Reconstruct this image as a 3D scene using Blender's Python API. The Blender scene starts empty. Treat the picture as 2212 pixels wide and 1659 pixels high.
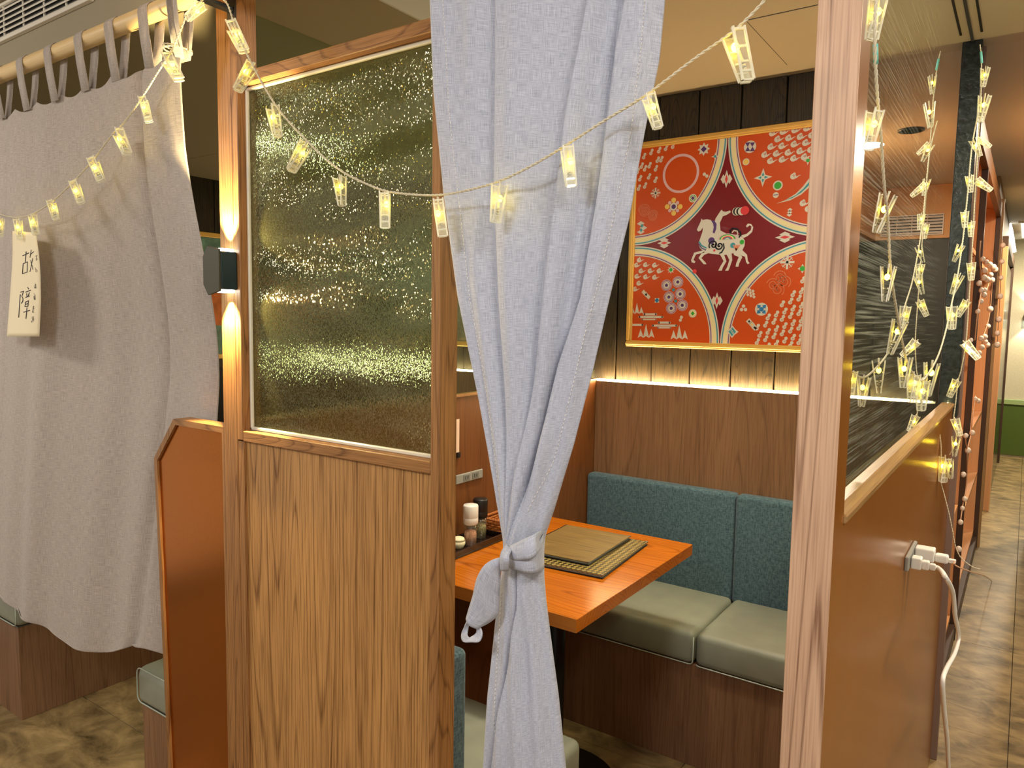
import bpy, bmesh, math, random
from mathutils import Vector, Matrix
random.seed(7)
PI = math.pi
S = bpy.context.scene
COL = S.collection

# ------------------------------------------------------------------ camera
F_PX, IW, IH = 1593.4, 2212.0, 1659.0
YAW, PITCH, ROLL = math.radians(34.865), math.radians(5.128), math.radians(0.896)
CAM = Vector((0.1836, -0.9684, 1.5))
_fw = Vector((-math.sin(YAW) * math.cos(PITCH), math.cos(YAW) * math.cos(PITCH), -math.sin(PITCH)))
_r0 = Vector((math.cos(YAW), math.sin(YAW), 0))
_u0 = _r0.cross(_fw)
_rt = _r0 * math.cos(ROLL) + _u0 * math.sin(ROLL)
_up = -_r0 * math.sin(ROLL) + _u0 * math.cos(ROLL)
cam_data = bpy.data.cameras.new('camera')
cam_data.sensor_width = 36.0
cam_data.sensor_fit = 'HORIZONTAL'
cam_data.lens = F_PX / IW * 36.0
cam_data.clip_start = 0.02
cam = bpy.data.objects.new('camera', cam_data)
COL.objects.link(cam)
cam.matrix_world = Matrix(((_rt.x, _up.x, -_fw.x, CAM.x), (_rt.y, _up.y, -_fw.y, CAM.y), (_rt.z, _up.z, -_fw.z, CAM.z), (0, 0, 0, 1)))
S.camera = cam


def at(axis, val, x, y):
    """measure: point of the photograph (x, y) lying on the world plane axis = val"""
    d = _rt * ((x - IW / 2) / F_PX) - _up * ((y - IH / 2) / F_PX) + _fw
    i = 'xyz'.index(axis)
    return CAM + d * ((val - CAM[i]) / d[i])


# ------------------------------------------------------------------ colour management, world, lights
S.view_settings.view_transform = 'Standard'
S.view_settings.look = 'None'
S.view_settings.exposure = 0.0
S.view_settings.gamma = 1.0
S.view_settings.use_curve_mapping = False
S.display_settings.display_device = 'sRGB'
W = bpy.data.worlds.new('world')
S.world = W
W.use_nodes = True
W.node_tree.nodes['Background'].inputs[0].default_value = (1.0, 0.88, 0.73, 1)
W.node_tree.nodes['Background'].inputs[1].default_value = 0.75


def area(name, loc, size, power, col, rot=(0, 0, 0), spread=PI, shape='DISK'):
    l = bpy.data.lights.new(name, 'AREA')
    l.shape = shape
    l.size = size
    l.energy = power
    l.color = col
    l.spread = spread
    o = bpy.data.objects.new(name, l)
    o.location = loc
    o.rotation_euler = rot
    COL.objects.link(o)
    return o


def spot(name, loc, power, col, angle, blend, radius, rot=(0, 0, 0)):
    l = bpy.data.lights.new(name, 'SPOT')
    l.energy = power
    l.color = col
    l.spot_size = math.radians(angle)
    l.spot_blend = blend
    l.shadow_soft_size = radius
    o = bpy.data.objects.new(name, l)
    o.location = loc
    o.rotation_euler = rot
    COL.objects.link(o)
    return o


WARM = (1.0, 0.80, 0.54)
NEUT = (1.0, 0.93, 0.84)
COOL = (0.93, 0.96, 1.0)
# ceiling panels of the aisle in front of the booths
area('aisle_lamp', (-0.45, -1.75, 2.36), 0.5, 36, COOL, (math.radians(25), 0, 0))
area('aisle_lamp_left', (-2.9, -1.3, 2.36), 0.5, 29, NEUT, (math.radians(25), 0, 0))
area('corner_lamp', (0.75, -0.95, 2.36), 0.4, 20, NEUT, (math.radians(18), math.radians(20), 0))
# downlights of the corridor
for k, (x, y, e) in enumerate(((0.75, 1.2, 28), (0.55, 3.4, 38), (0.55, 5.8, 50), (0.4, 8.0, 60))):
    area('corridor_lamp', (x, y, 2.44 if y > 1.9 else 2.36), 0.16, e, (1.0, 0.86, 0.66))
# downlight over the booth table, then fill lights added in both booths
spot('booth_lamp', (-0.88, 0.92, 2.36), 74, (1.0, 0.88, 0.70), 96, 0.7, 0.06)
area('booth_fill', (-0.35, 0.75, 2.35), 0.3, 9, (1.0, 0.90, 0.74))  # added fill that brightens the booth interior, no fixture of its own
area('neighbour_fill', (-2.3, 0.9, 2.16), 0.15, 6.5, WARM)  # added fill so the view through the textured pane glimmers, no fixture


# ------------------------------------------------------------------ materials
def rgb(r, g, b):
    f = lambda c: c / 12.92 if c <= 0.04045 else ((c + 0.055) / 1.055) ** 2.4
    return (f(r / 255), f(g / 255), f(b / 255), 1.0)


def newmat(name):
    m = bpy.data.materials.new(name)
    m.use_nodes = True
    nt = m.node_tree
    b = nt.nodes['Principled BSDF']
    return m, nt, b


def N(nt, typ, **kw):
    n = nt.nodes.new(typ)
    for k, v in kw.items():
        if k in n.inputs:
            n.inputs[k].default_value = v
        else:
            setattr(n, k, v)
    return n


def plain(name, col, rough=0.5, metal=0.0, spec=0.5, noise=0.0, nscale=20.0, bump=0.0, coat=0.0):
    m, nt, b = newmat(name)
    b.inputs['Base Color'].default_value = col
    b.inputs['Roughness'].default_value = rough
    b.inputs['Metallic'].default_value = metal
    b.inputs['Specular IOR Level'].default_value = spec
    b.inputs['Coat Weight'].default_value = coat
    if noise or bump:
        tc = N(nt, 'ShaderNodeTexCoord')
        nz = N(nt, 'ShaderNodeTexNoise', Scale=nscale, Detail=5.0)
        nt.links.new(tc.outputs['Object'], nz.inputs['Vector'])
        if noise:
            mx = N(nt, 'ShaderNodeMix', data_type='RGBA', blend_type='MULTIPLY')
            mx.inputs[0].default_value = 1.0
            mx.inputs[6].default_value = col
            rp = N(nt, 'ShaderNodeMapRange')
            rp.inputs['From Min'].default_value = 0.3
            rp.inputs['From Max'].default_value = 0.7
            rp.inputs['To Min'].default_value = 1 - noise
            rp.inputs['To Max'].default_value = 1 + noise
            nt.links.new(nz.outputs['Fac'], rp.inputs['Value'])
            nt.links.new(rp.outputs[0], mx.inputs[7])
            nt.links.new(mx.outputs[2], b.inputs['Base Color'])
        if bump:
            bp = N(nt, 'ShaderNodeBump', Strength=bump, Distance=0.002)
            nt.links.new(nz.outputs['Fac'], bp.inputs['Height'])
            nt.links.new(bp.outputs[0], b.inputs['Normal'])
    return m


def wood(name, base, dark, rough=0.45, axis='z', dens=26.0, xs=7.0, line=0.55, fibre=0.5, spec=0.4, bump=0.15, offs=0.0, wob=0.55):
    """laminate with cathedral grain: contour lines of a stretched noise plus fine pores"""
    m, nt, b = newmat(name)
    tc = N(nt, 'ShaderNodeTexCoord')
    oi = N(nt, 'ShaderNodeObjectInfo')
    sc = {'z': (xs, xs, wob), 'x': (wob, xs, xs), 'y': (xs, wob, xs)}[axis]
    mp = N(nt, 'ShaderNodeMapping')
    mp.inputs['Scale'].default_value = sc
    mp.inputs['Location'].default_value = (offs, offs * 1.7, offs * 0.6)
    nt.links.new(tc.outputs['Object'], mp.inputs['Vector'])
    nz = N(nt, 'ShaderNodeTexNoise', Scale=1.0, Detail=0.7, Roughness=0.4, Distortion=0.0)
    nz.noise_dimensions = '4D'
    mw = N(nt, 'ShaderNodeMath', operation='MULTIPLY')
    mw.inputs[1].default_value = 13.0
    nt.links.new(oi.outputs['Random'], mw.inputs[0])
    nt.links.new(mw.outputs[0], nz.inputs['W'])
    nt.links.new(mp.outputs[0], nz.inputs['Vector'])
    mul = N(nt, 'ShaderNodeMath', operation='MULTIPLY')
    mul.inputs[1].default_value = dens
    nt.links.new(nz.outputs['Fac'], mul.inputs[0])
    fr = N(nt, 'ShaderNodeMath', operation='FRACT')
    nt.links.new(mul.outputs[0], fr.inputs[0])
    cr = N(nt, 'ShaderNodeValToRGB')
    e = cr.color_ramp.elements
    e[0].position, e[0].color = 0.0, (0, 0, 0, 1)
    e[1].position, e[1].color = 1.0, (1, 1, 1, 1)
    a = cr.color_ramp.elements.new(0.10)
    a.color = (0.75, 0.75, 0.75, 1)
    c = cr.color_ramp.elements.new(0.83)
    c.color = (0.92, 0.92, 0.92, 1)
    d = cr.color_ramp.elements.new(0.96)
    d.color = (0.2, 0.2, 0.2, 1)
    e[-1].color = (0, 0, 0, 1)
    nt.links.new(fr.outputs[0], cr.inputs[0])
    mp2 = N(nt, 'ShaderNodeMapping')
    mp2.inputs['Scale'].default_value = {'z': (420, 420, 9), 'x': (9, 420, 420), 'y': (420, 9, 420)}[axis]
    nt.links.new(tc.outputs['Object'], mp2.inputs['Vector'])
    nf = N(nt, 'ShaderNodeTexNoise', Scale=1.0, Detail=2.0)
    nt.links.new(mp2.outputs[0], nf.inputs['Vector'])
    mp3 = N(nt, 'ShaderNodeMapping')
    mp3.inputs['Scale'].default_value = {'z': (16, 16, 0.7), 'x': (0.7, 16, 16), 'y': (16, 0.7, 16)}[axis]
    nt.links.new(tc.outputs['Object'], mp3.inputs['Vector'])
    nb = N(nt, 'ShaderNodeTexNoise', Scale=1.0, Detail=3.0)
    nt.links.new(mp3.outputs[0], nb.inputs['Vector'])
    # combine: factor of darkness
    inv = N(nt, 'ShaderNodeMath', operation='SUBTRACT')
    inv.inputs[0].default_value = 1.0
    nt.links.new(cr.outputs[0], inv.inputs[1])
    l1 = N(nt, 'ShaderNodeMath', operation='MULTIPLY')
    l1.inputs[1].default_value = line
    nt.links.new(inv.outputs[0], l1.inputs[0])
    f1 = N(nt, 'ShaderNodeMapRange')
    f1.inputs['From Min'].default_value = 0.42
    f1.inputs['From Max'].default_value = 0.75
    f1.inputs['To Max'].default_value = fibre
    nt.links.new(nf.outputs['Fac'], f1.inputs['Value'])
    b1 = N(nt, 'ShaderNodeMapRange')
    b1.inputs['From Min'].default_value = 0.35
    b1.inputs['From Max'].default_value = 0.75
    b1.inputs['To Max'].default_value = 0.25
    nt.links.new(nb.outputs['Fac'], b1.inputs['Value'])
    s1 = N(nt, 'ShaderNodeMath', operation='ADD')
    nt.links.new(l1.outputs[0], s1.inputs[0])
    nt.links.new(f1.outputs[0], s1.inputs[1])
    s2 = N(nt, 'ShaderNodeMath', operation='ADD', use_clamp=True)
    nt.links.new(s1.outputs[0], s2.inputs[0])
    nt.links.new(b1.outputs[0], s2.inputs[1])
    mx = N(nt, 'ShaderNodeMix', data_type='RGBA')
    mx.inputs[6].default_value = base
    mx.inputs[7].default_value = dark
    nt.links.new(s2.outputs[0], mx.inputs[0])
    nt.links.new(mx.outputs[2], b.inputs['Base Color'])
    b.inputs['Roughness'].default_value = rough
    b.inputs['Specular IOR Level'].default_value = spec
    if bump:
        bp = N(nt, 'ShaderNodeBump', Strength=bump, Distance=0.0006, invert=True)
        nt.links.new(s2.outputs[0], bp.inputs['Height'])
        nt.links.new(bp.outputs[0], b.inputs['Normal'])
    return m


def cloth(name, base, dark, su=1300.0, sv=1300.0, long=36.0, use_uv=True, bump=0.2, sheen=0.2, transl=0.0):
    """slub weave: horizontal and vertical threads of uneven thickness"""
    m, nt, b = newmat(name)
    tc = N(nt, 'ShaderNodeTexCoord')
    src = tc.outputs['UV'] if use_uv else tc.outputs['Object']

    def layer(scale):
        mp = N(nt, 'ShaderNodeMapping')
        mp.inputs['Scale'].default_value = scale
        nt.links.new(src, mp.inputs['Vector'])
        n = N(nt, 'ShaderNodeTexNoise', Scale=1.0, Detail=2.5, Roughness=0.6)
        nt.links.new(mp.outputs[0], n.inputs['Vector'])
        return n
    if use_uv:
        h, v, big = layer((long, sv, 1)), layer((su, long, 1)), layer((5, 5, 1))
    else:
        h, v, big = layer((long, long, sv)), layer((su, su, long)), layer((5, 5, 5))
    ad = N(nt, 'ShaderNodeMath', operation='ADD')
    nt.links.new(h.outputs['Fac'], ad.inputs[0])
    nt.links.new(v.outputs['Fac'], ad.inputs[1])
    mr = N(nt, 'ShaderNodeMapRange')
    mr.inputs['From Min'].default_value = 0.80
    mr.inputs['From Max'].default_value = 1.22
    nt.links.new(ad.outputs[0], mr.inputs['Value'])
    mx = N(nt, 'ShaderNodeMix', data_type='RGBA')
    mx.inputs[6].default_value = base
    mx.inputs[7].default_value = dark
    nt.links.new(mr.outputs[0], mx.inputs[0])
    nt.links.new(mx.outputs[2], b.inputs['Base Color'])
    b.inputs['Roughness'].default_value = 0.85
    b.inputs['Specular IOR Level'].default_value = 0.15
    b.inputs['Sheen Weight'].default_value = sheen
    bp = N(nt, 'ShaderNodeBump', Strength=bump, Distance=0.0008)
    nt.links.new(ad.outputs[0], bp.inputs['Height'])
    nt.links.new(bp.outputs[0], b.inputs['Normal'])
    if transl:
        out = nt.nodes['Material Output']
        t = N(nt, 'ShaderNodeBsdfTranslucent')
        nt.links.new(mx.outputs[2], t.inputs[0])
        ms = N(nt, 'ShaderNodeMixShader')
        ms.inputs[0].default_value = transl
        nt.links.new(b.outputs[0], ms.inputs[1])
        nt.links.new(t.outputs[0], ms.inputs[2])
        nt.links.new(ms.outputs[0], out.inputs[0])
    return m


def emit(name, col, strength):
    m = bpy.data.materials.new(name)
    m.use_nodes = True
    nt = m.node_tree
    nt.nodes.remove(nt.nodes['Principled BSDF'])
    e = N(nt, 'ShaderNodeEmission')
    e.inputs[0].default_value = col
    e.inputs[1].default_value = strength
    nt.links.new(e.outputs[0], nt.nodes['Material Output'].inputs[0])
    return m


def clear_sheet(name, tint=(0.86, 0.92, 0.84, 1), gain=1.0, rough=0.0, haze=0.0, hazecol=(0.8, 0.8, 0.7, 1), streak=False):
    """thin clear sheet: straight-through light plus a Fresnel reflection (no refraction offset)"""
    m = bpy.data.materials.new(name)
    m.use_nodes = True
    nt = m.node_tree
    nt.nodes.remove(nt.nodes['Principled BSDF'])
    out = nt.nodes['Material Output']
    t = N(nt, 'ShaderNodeBsdfTransparent')
    t.inputs[0].default_value = tint
    g = N(nt, 'ShaderNodeBsdfGlossy', Roughness=rough)
    g.inputs[0].default_value = (1, 1, 1, 1)
    fr = N(nt, 'ShaderNodeFresnel', IOR=1.5)
    mu = N(nt, 'ShaderNodeMath', operation='MULTIPLY', use_clamp=True)
    mu.inputs[1].default_value = gain
    geo = N(nt, 'ShaderNodeNewGeometry')
    inv = N(nt, 'ShaderNodeMath', operation='SUBTRACT')
    inv.inputs[0].default_value = 1.0
    nt.links.new(geo.outputs['Backfacing'], inv.inputs[1])
    m0 = N(nt, 'ShaderNodeMath', operation='MULTIPLY')
    nt.links.new(fr.outputs[0], m0.inputs[0])
    nt.links.new(inv.outputs[0], m0.inputs[1])
    nt.links.new(m0.outputs[0], mu.inputs[0])
    first = t.outputs[0]
    if haze or streak:
        d = N(nt, 'ShaderNodeBsdfDiffuse')
        d.inputs[0].default_value = hazecol
        mh = N(nt, 'ShaderNodeMixShader')
        mh.inputs[0].default_value = haze
        if streak:
            tc = N(nt, 'ShaderNodeTexCoord')
            mp = N(nt, 'ShaderNodeMapping')
            mp.inputs['Rotation'].default_value = (math.radians(-32), 0, 0)
            mp.inputs['Scale'].default_value = (1, 3.0, 240)
            nt.links.new(tc.outputs['Object'], mp.inputs['Vector'])
            nz = N(nt, 'ShaderNodeTexNoise', Scale=1.0, Detail=3.0, Roughness=0.7)
            nt.links.new(mp.outputs[0], nz.inputs['Vector'])
            mr = N(nt, 'ShaderNodeMapRange')
            mr.inputs['From Min'].default_value = 0.5
            mr.inputs['From Max'].default_value = 0.78
            mr.inputs['To Max'].default_value = 0.8
            mr.inputs['To Min'].default_value = haze
            nt.links.new(nz.outputs['Fac'], mr.inputs['Value'])
            nt.links.new(mr.outputs[0], mh.inputs[0])
        nt.links.new(t.outputs[0], mh.inputs[1])
        nt.links.new(d.outputs[0], mh.inputs[2])
        first = mh.outputs[0]
    ms = N(nt, 'ShaderNodeMixShader')
    nt.links.new(mu.outputs[0], ms.inputs[0])
    nt.links.new(first, ms.inputs[1])
    nt.links.new(g.outputs[0], ms.inputs[2])
    nt.links.new(ms.outputs[0], out.inputs[0])
    return m


def frosted(name):
    """rolled glass with a fine pebbled, slightly wavy surface"""
    m = bpy.data.materials.new(name)
    m.use_nodes = True
    nt = m.node_tree
    nt.nodes.remove(nt.nodes['Principled BSDF'])
    out = nt.nodes['Material Output']
    tc = N(nt, 'ShaderNodeTexCoord')
    mp1 = N(nt, 'ShaderNodeMapping')
    mp1.inputs['Scale'].default_value = (760, 760, 420)
    nt.links.new(tc.outputs['Object'], mp1.inputs['Vector'])
    n1 = N(nt, 'ShaderNodeTexVoronoi', Scale=1.0)
    nt.links.new(mp1.outputs[0], n1.inputs['Vector'])
    mp = N(nt, 'ShaderNodeMapping')
    mp.inputs['Scale'].default_value = (3.0, 3.0, 7.0)
    nt.links.new(tc.outputs['Object'], mp.inputs['Vector'])
    n2 = N(nt, 'ShaderNodeTexNoise', Scale=1.0, Detail=1.0)
    nt.links.new(mp.outputs[0], n2.inputs['Vector'])
    b2 = N(nt, 'ShaderNodeBump', Strength=0.8, Distance=0.05)
    nt.links.new(n2.outputs['Fac'], b2.inputs['Height'])
    sb = N(nt, 'ShaderNodeVectorMath', operation='SUBTRACT')
    sb.inputs[1].default_value = (0.5, 0.5, 0.5)
    nt.links.new(n1.outputs['Color'], sb.inputs[0])
    ml = N(nt, 'ShaderNodeVectorMath', operation='MULTIPLY')
    ml.inputs[1].default_value = (0.85, 0.0, 0.20)
    nt.links.new(sb.outputs[0], ml.inputs[0])
    ad = N(nt, 'ShaderNodeVectorMath', operation='ADD')
    nt.links.new(ml.outputs[0], ad.inputs[0])
    nt.links.new(b2.outputs[0], ad.inputs[1])
    b1 = N(nt, 'ShaderNodeVectorMath', operation='NORMALIZE')
    nt.links.new(ad.outputs[0], b1.inputs[0])
    ml2 = N(nt, 'ShaderNodeVectorMath', operation='MULTIPLY')
    ml2.inputs[1].default_value = (0.36, 0.0, 0.10)
    nt.links.new(sb.outputs[0], ml2.inputs[0])
    ad2 = N(nt, 'ShaderNodeVectorMath', operation='ADD')
    nt.links.new(ml2.outputs[0], ad2.inputs[0])
    nt.links.new(b2.outputs[0], ad2.inputs[1])
    b3 = N(nt, 'ShaderNodeVectorMath', operation='NORMALIZE')
    nt.links.new(ad2.outputs[0], b3.inputs[0])
    rf = N(nt, 'ShaderNodeBsdfRefraction', Roughness=0.08, IOR=1.3)
    rf.inputs[0].default_value = (0.70, 0.80, 0.68, 1)
    nt.links.new(b3.outputs[0], rf.inputs['Normal'])
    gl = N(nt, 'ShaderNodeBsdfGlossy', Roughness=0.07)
    gl.inputs[0].default_value = (1, 0.88, 0.62, 1)  # gold of the lamp sparkle put into the reflection colour
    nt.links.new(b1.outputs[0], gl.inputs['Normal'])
    df = N(nt, 'ShaderNodeBsdfDiffuse')
    df.inputs[0].default_value = rgb(150, 150, 104)
    fr = N(nt, 'ShaderNodeFresnel', IOR=1.5)
    mr = N(nt, 'ShaderNodeMath', operation='MULTIPLY_ADD', use_clamp=True)
    mr.inputs[1].default_value = 1.0
    mr.inputs[2].default_value = 0.02
    nt.links.new(fr.outputs[0], mr.inputs[0])
    m1 = N(nt, 'ShaderNodeMixShader')
    m1.inputs[0].default_value = 0.04
    nt.links.new(rf.outputs[0], m1.inputs[1])
    nt.links.new(df.outputs[0], m1.inputs[2])
    m2 = N(nt, 'ShaderNodeMixShader')
    nt.links.new(mr.outputs[0], m2.inputs[0])
    nt.links.new(m1.outputs[0], m2.inputs[1])
    nt.links.new(gl.outputs[0], m2.inputs[2])
    nt.links.new(m2.outputs[0], out.inputs[0])
    return m


M = {}
M['oak'] = wood('oak_laminate', rgb(198, 148, 88), rgb(106, 68, 32), dens=34, xs=7.5, line=0.55, fibre=0.6, wob=0.30)
M['oak_frame'] = wood('oak_frame', rgb(174, 124, 72), rgb(96, 60, 30), dens=22, xs=16, line=0.5, fibre=0.55, wob=1.0)
M['oak_rail'] = wood('oak_rail', rgb(174, 124, 72), rgb(96, 60, 30), axis='x', dens=20, xs=18, line=0.5, fibre=0.55, wob=1.6)
M['post_pink'] = wood('pale_cherry', rgb(214, 176, 144), rgb(134, 98, 74), dens=16, xs=16, line=0.7, fibre=0.4, wob=0.35)
M['walnut'] = wood('walnut_panel', rgb(150, 112, 80), rgb(94, 64, 42), dens=30, xs=6.5, line=0.38, fibre=0.45, rough=0.42, wob=0.3)
M['walnut_dark'] = wood('walnut_dark_panel', rgb(128, 78, 38), rgb(78, 42, 18), dens=20, xs=6, line=0.35, fibre=0.4)
M['gloss_brown'] = wood('gloss_brown_panel', rgb(150, 92, 34), rgb(122, 70, 20), dens=14, xs=9, line=0.18, fibre=0.2, rough=0.24, bump=0.0, wob=0.3, spec=0.6)
M['table'] = wood('table_top', rgb(202, 114, 22), rgb(134, 62, 8), axis='x', dens=34, xs=6, line=0.55, fibre=0.35, rough=0.20, bump=0.05, spec=0.3, wob=0.7)
M['table_edge'] = wood('table_edge', rgb(190, 118, 46), rgb(150, 84, 26), axis='x', dens=10, xs=30, line=0.2, fibre=0.3, rough=0.4, wob=2)
M['plank'] = wood('charred_plank', rgb(64, 50, 29), rgb(15, 11, 7), dens=44, xs=9, line=0.6, fibre=0.8, rough=0.5, bump=0.9, wob=0.8)
M['shelf'] = wood('shelf_wood', rgb(224, 164, 112), rgb(196, 134, 84), dens=12, xs=9, line=0.2, fibre=0.25)
M['bronze'] = plain('bronze_panel', rgb(168, 96, 22), rough=0.22, metal=0.85, noise=0.06, nscale=400)
M['ceiling'] = plain('ceiling_paint', rgb(192, 176, 152), rough=0.8)
M['soffit'] = plain('soffit_paint', rgb(150, 140, 114), rough=0.7)
M['vent'] = plain('vent_white', rgb(232, 226, 212), rough=0.4)
M['dark'] = plain('dark_void', rgb(22, 20, 18), rough=0.6)
M['blackmetal'] = plain('black_metal', rgb(30, 32, 34), rough=0.35, metal=0.6)
M['steel'] = plain('grey_metal', rgb(130, 130, 128), rough=0.35, metal=0.8)
M['bead'] = plain('glazing_bead', rgb(214, 208, 188), rough=0.25, spec=0.6)
M['rod'] = wood('pale_rod', rgb(232, 204, 150), rgb(206, 170, 110), axis='x', dens=10, xs=40, line=0.2, fibre=0.3, rough=0.4, bump=0)
M['linen'] = cloth('blue_grey_linen', rgb(200, 203, 214), rgb(150, 154, 170))
M['linen_left'] = cloth('grey_linen', rgb(206, 195, 184), rgb(160, 150, 142), transl=0.10)
M['thread'] = plain('thread', rgb(236, 232, 226), rough=0.9)
M['teal'] = cloth('teal_upholstery', rgb(96, 122, 130), rgb(56, 78, 88), su=260, sv=420, long=60, use_uv=False, bump=0.5)
M['leather'] = plain('grey_green_leather', rgb(146, 149, 130), rough=0.5, noise=0.07, nscale=14, bump=0.15)
M['piping'] = plain('pale_piping', rgb(176, 186, 170), rough=0.5)
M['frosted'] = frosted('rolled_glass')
M['glass'] = clear_sheet('clear_glass', gain=1.6, haze=0.01, hazecol=(1.0, 1.0, 0.85, 1), streak=True)
M['glass_plain'] = clear_sheet('plain_glass', gain=0.9, haze=0.015, hazecol=(0.6, 0.7, 0.5, 1))
M['glassedge'] = plain('glass_edge', rgb(120, 140, 112), rough=0.15, spec=0.7)
M['acrylic'] = clear_sheet('clear_acrylic', tint=(0.98, 0.98, 0.94, 1), gain=2.2, rough=0.08, haze=0.5, hazecol=(0.97, 0.95, 0.78, 1))  # yellow bulb glow put into the haze colour of the clear plastic
M['acrylic_thin'] = clear_sheet('clear_acrylic_thin', tint=(0.99, 0.99, 0.94, 1), gain=1.4, rough=0.05, haze=0.14, hazecol=(0.97, 0.95, 0.80, 1))  # same bulb glow tint in the thin plates
M['bulb'] = emit('warm_led_bulb', (1.0, 0.72, 0.035, 1), 26.0)
M['cord'] = plain('cord_clear', rgb(206, 196, 168), rough=0.45)
M['cordteal'] = plain('cord_teal', rgb(120, 205, 195), rough=0.45)
M['led'] = emit('led_strip', (1.0, 0.72, 0.34, 1), 130.0)
M['led_dim'] = emit('led_strip_dim', (1.0, 0.79, 0.45, 1), 40.0)
M['led_cool'] = emit('lamp_white', (0.85, 1.0, 1.0, 1), 14.0)
M['lampwarm'] = emit('lamp_warm', (1.0, 0.86, 0.55, 1), 4.0)
M['paper'] = plain('paper', rgb(240, 226, 190), rough=0.6)
M['ink'] = plain('ink', rgb(34, 30, 44), rough=0.6)
M['inkgrey'] = plain('ink_pale', rgb(120, 112, 100), rough=0.6)
M['gold'] = plain('gold_frame', rgb(226, 176, 88), rough=0.35, metal=0.15)
M['white'] = plain('white_plastic', rgb(236, 234, 226), rough=0.35)
M['whitecable'] = plain('white_cable', rgb(250, 249, 242), rough=0.4)
M['outlet'] = plain('grey_outlet', rgb(150, 150, 142), rough=0.4)
M['black'] = plain('black_plastic', rgb(24, 22, 22), rough=0.4)
M['lacquer'] = plain('black_lacquer', rgb(30, 16, 12), rough=0.15, spec=0.6)
M['salt'] = plain('pink_salt', rgb(214, 150, 130), rough=0.7, noise=0.25, nscale=160, bump=0.8)
M['pepper'] = plain('pepper', rgb(150, 132, 92), rough=0.7, noise=0.6, nscale=200, bump=0.8)
M['shaker'] = clear_sheet('shaker_glass', gain=2.2, rough=0.03, haze=0.08)
M['cream'] = plain('cream_ceramic', rgb(244, 232, 190), rough=0.3)
M['wicker'] = plain('wicker', rgb(176, 104, 44), rough=0.6, noise=0.3, nscale=150, bump=0.5)
M['berry'] = plain('white_berry', rgb(236, 216, 196), rough=0.5)
M['twig'] = plain('twig', rgb(196, 150, 112), rough=0.7)
M['hallwall'] = plain('hall_wall', rgb(196, 188, 158), rough=0.7, noise=0.06, nscale=60, bump=0.3)
M['green'] = plain('green_dado', rgb(74, 94, 30), rough=0.5)
M['olivewall'] = plain('olive_wall', rgb(34, 38, 22), rough=0.5)
M['soffit_warm'] = plain('warm_soffit', rgb(216, 172, 116), rough=0.7)


def tile_mat():
    m, nt, b = newmat('stone_tile')
    tc = N(nt, 'ShaderNodeTexCoord')
    oi = N(nt, 'ShaderNodeObjectInfo')
    mp = N(nt, 'ShaderNodeMapping')
    mp.inputs['Rotation'].default_value = (0, 0, 0.7)
    mp.inputs['Scale'].default_value = (2.6, 4.2, 1.0)
    ad = N(nt, 'ShaderNodeVectorMath', operation='ADD')
    nt.links.new(tc.outputs['Object'], ad.inputs[0])
    nt.links.new(oi.outputs['Location'], ad.inputs[1])
    nt.links.new(ad.outputs[0], mp.inputs['Vector'])
    nz = N(nt, 'ShaderNodeTexNoise', Scale=2.2, Detail=9.0, Roughness=0.66, Distortion=0.6)
    nt.links.new(mp.outputs[0], nz.inputs['Vector'])
    cr = N(nt, 'ShaderNodeValToRGB')
    cr.color_ramp.elements[0].position = 0.32
    cr.color_ramp.elements[0].color = rgb(74, 60, 36)
    cr.color_ramp.elements[1].position = 0.70
    cr.color_ramp.elements[1].color = rgb(178, 152, 104)
    nt.links.new(nz.outputs['Fac'], cr.inputs[0])
    nt.links.new(cr.outputs[0], b.inputs['Base Color'])
    b.inputs['Roughness'].default_value = 0.34
    bp = N(nt, 'ShaderNodeBump', Strength=0.35, Distance=0.002)
    nt.links.new(nz.outputs['Fac'], bp.inputs['Height'])
    nt.links.new(bp.outputs[0], b.inputs['Normal'])
    return m


M['tile'] = tile_mat()


def attr_mat(name, attr, rough=0.35):
    m, nt, b = newmat(name)
    a = N(nt, 'ShaderNodeAttribute', attribute_name=attr)
    nt.links.new(a.outputs['Color'], b.inputs['Base Color'])
    b.inputs['Roughness'].default_value = rough
    return m


M['print'] = attr_mat('printed_sheet', 'print', 0.30)
M['brocade'] = None


# ------------------------------------------------------------------ object helpers
def wloc(o):
    v = Vector((0, 0, 0))
    while o is not None:
        v = v + o.location
        o = o.parent
    return v


def finish(name, me, mat, parent=None, smooth=False, origin=None):
    """link a mesh whose vertices are in world space; origin defaults to its bounding-box middle"""
    vs = [v.co for v in me.vertices]
    if origin is None:
        lo = Vector((min(v.x for v in vs), min(v.y for v in vs), min(v.z for v in vs)))
        hi = Vector((max(v.x for v in vs), max(v.y for v in vs), max(v.z for v in vs)))
        origin = (lo + hi) / 2
        if parent is None:
            origin.z = lo.z
    origin = Vector(origin)
    me.transform(Matrix.Translation(-origin))
    o = bpy.data.objects.new(name, me)
    if mat is not None:
        for mm in (mat if isinstance(mat, (list, tuple)) else [mat]):
            me.materials.append(mm)
    if parent is not None:
        o.parent = parent
        o.location = origin - wloc(parent)
    else:
        o.location = origin
    if smooth:
        for p in me.polygons:
            p.use_smooth = True
    COL.objects.link(o)
    return o


def from_bm(name, bm, mat, parent=None, smooth=False, origin=None):
    me = bpy.data.meshes.new(name)
    bm.to_mesh(me)
    bm.free()
    return finish(name, me, mat, parent, smooth, origin)


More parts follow.
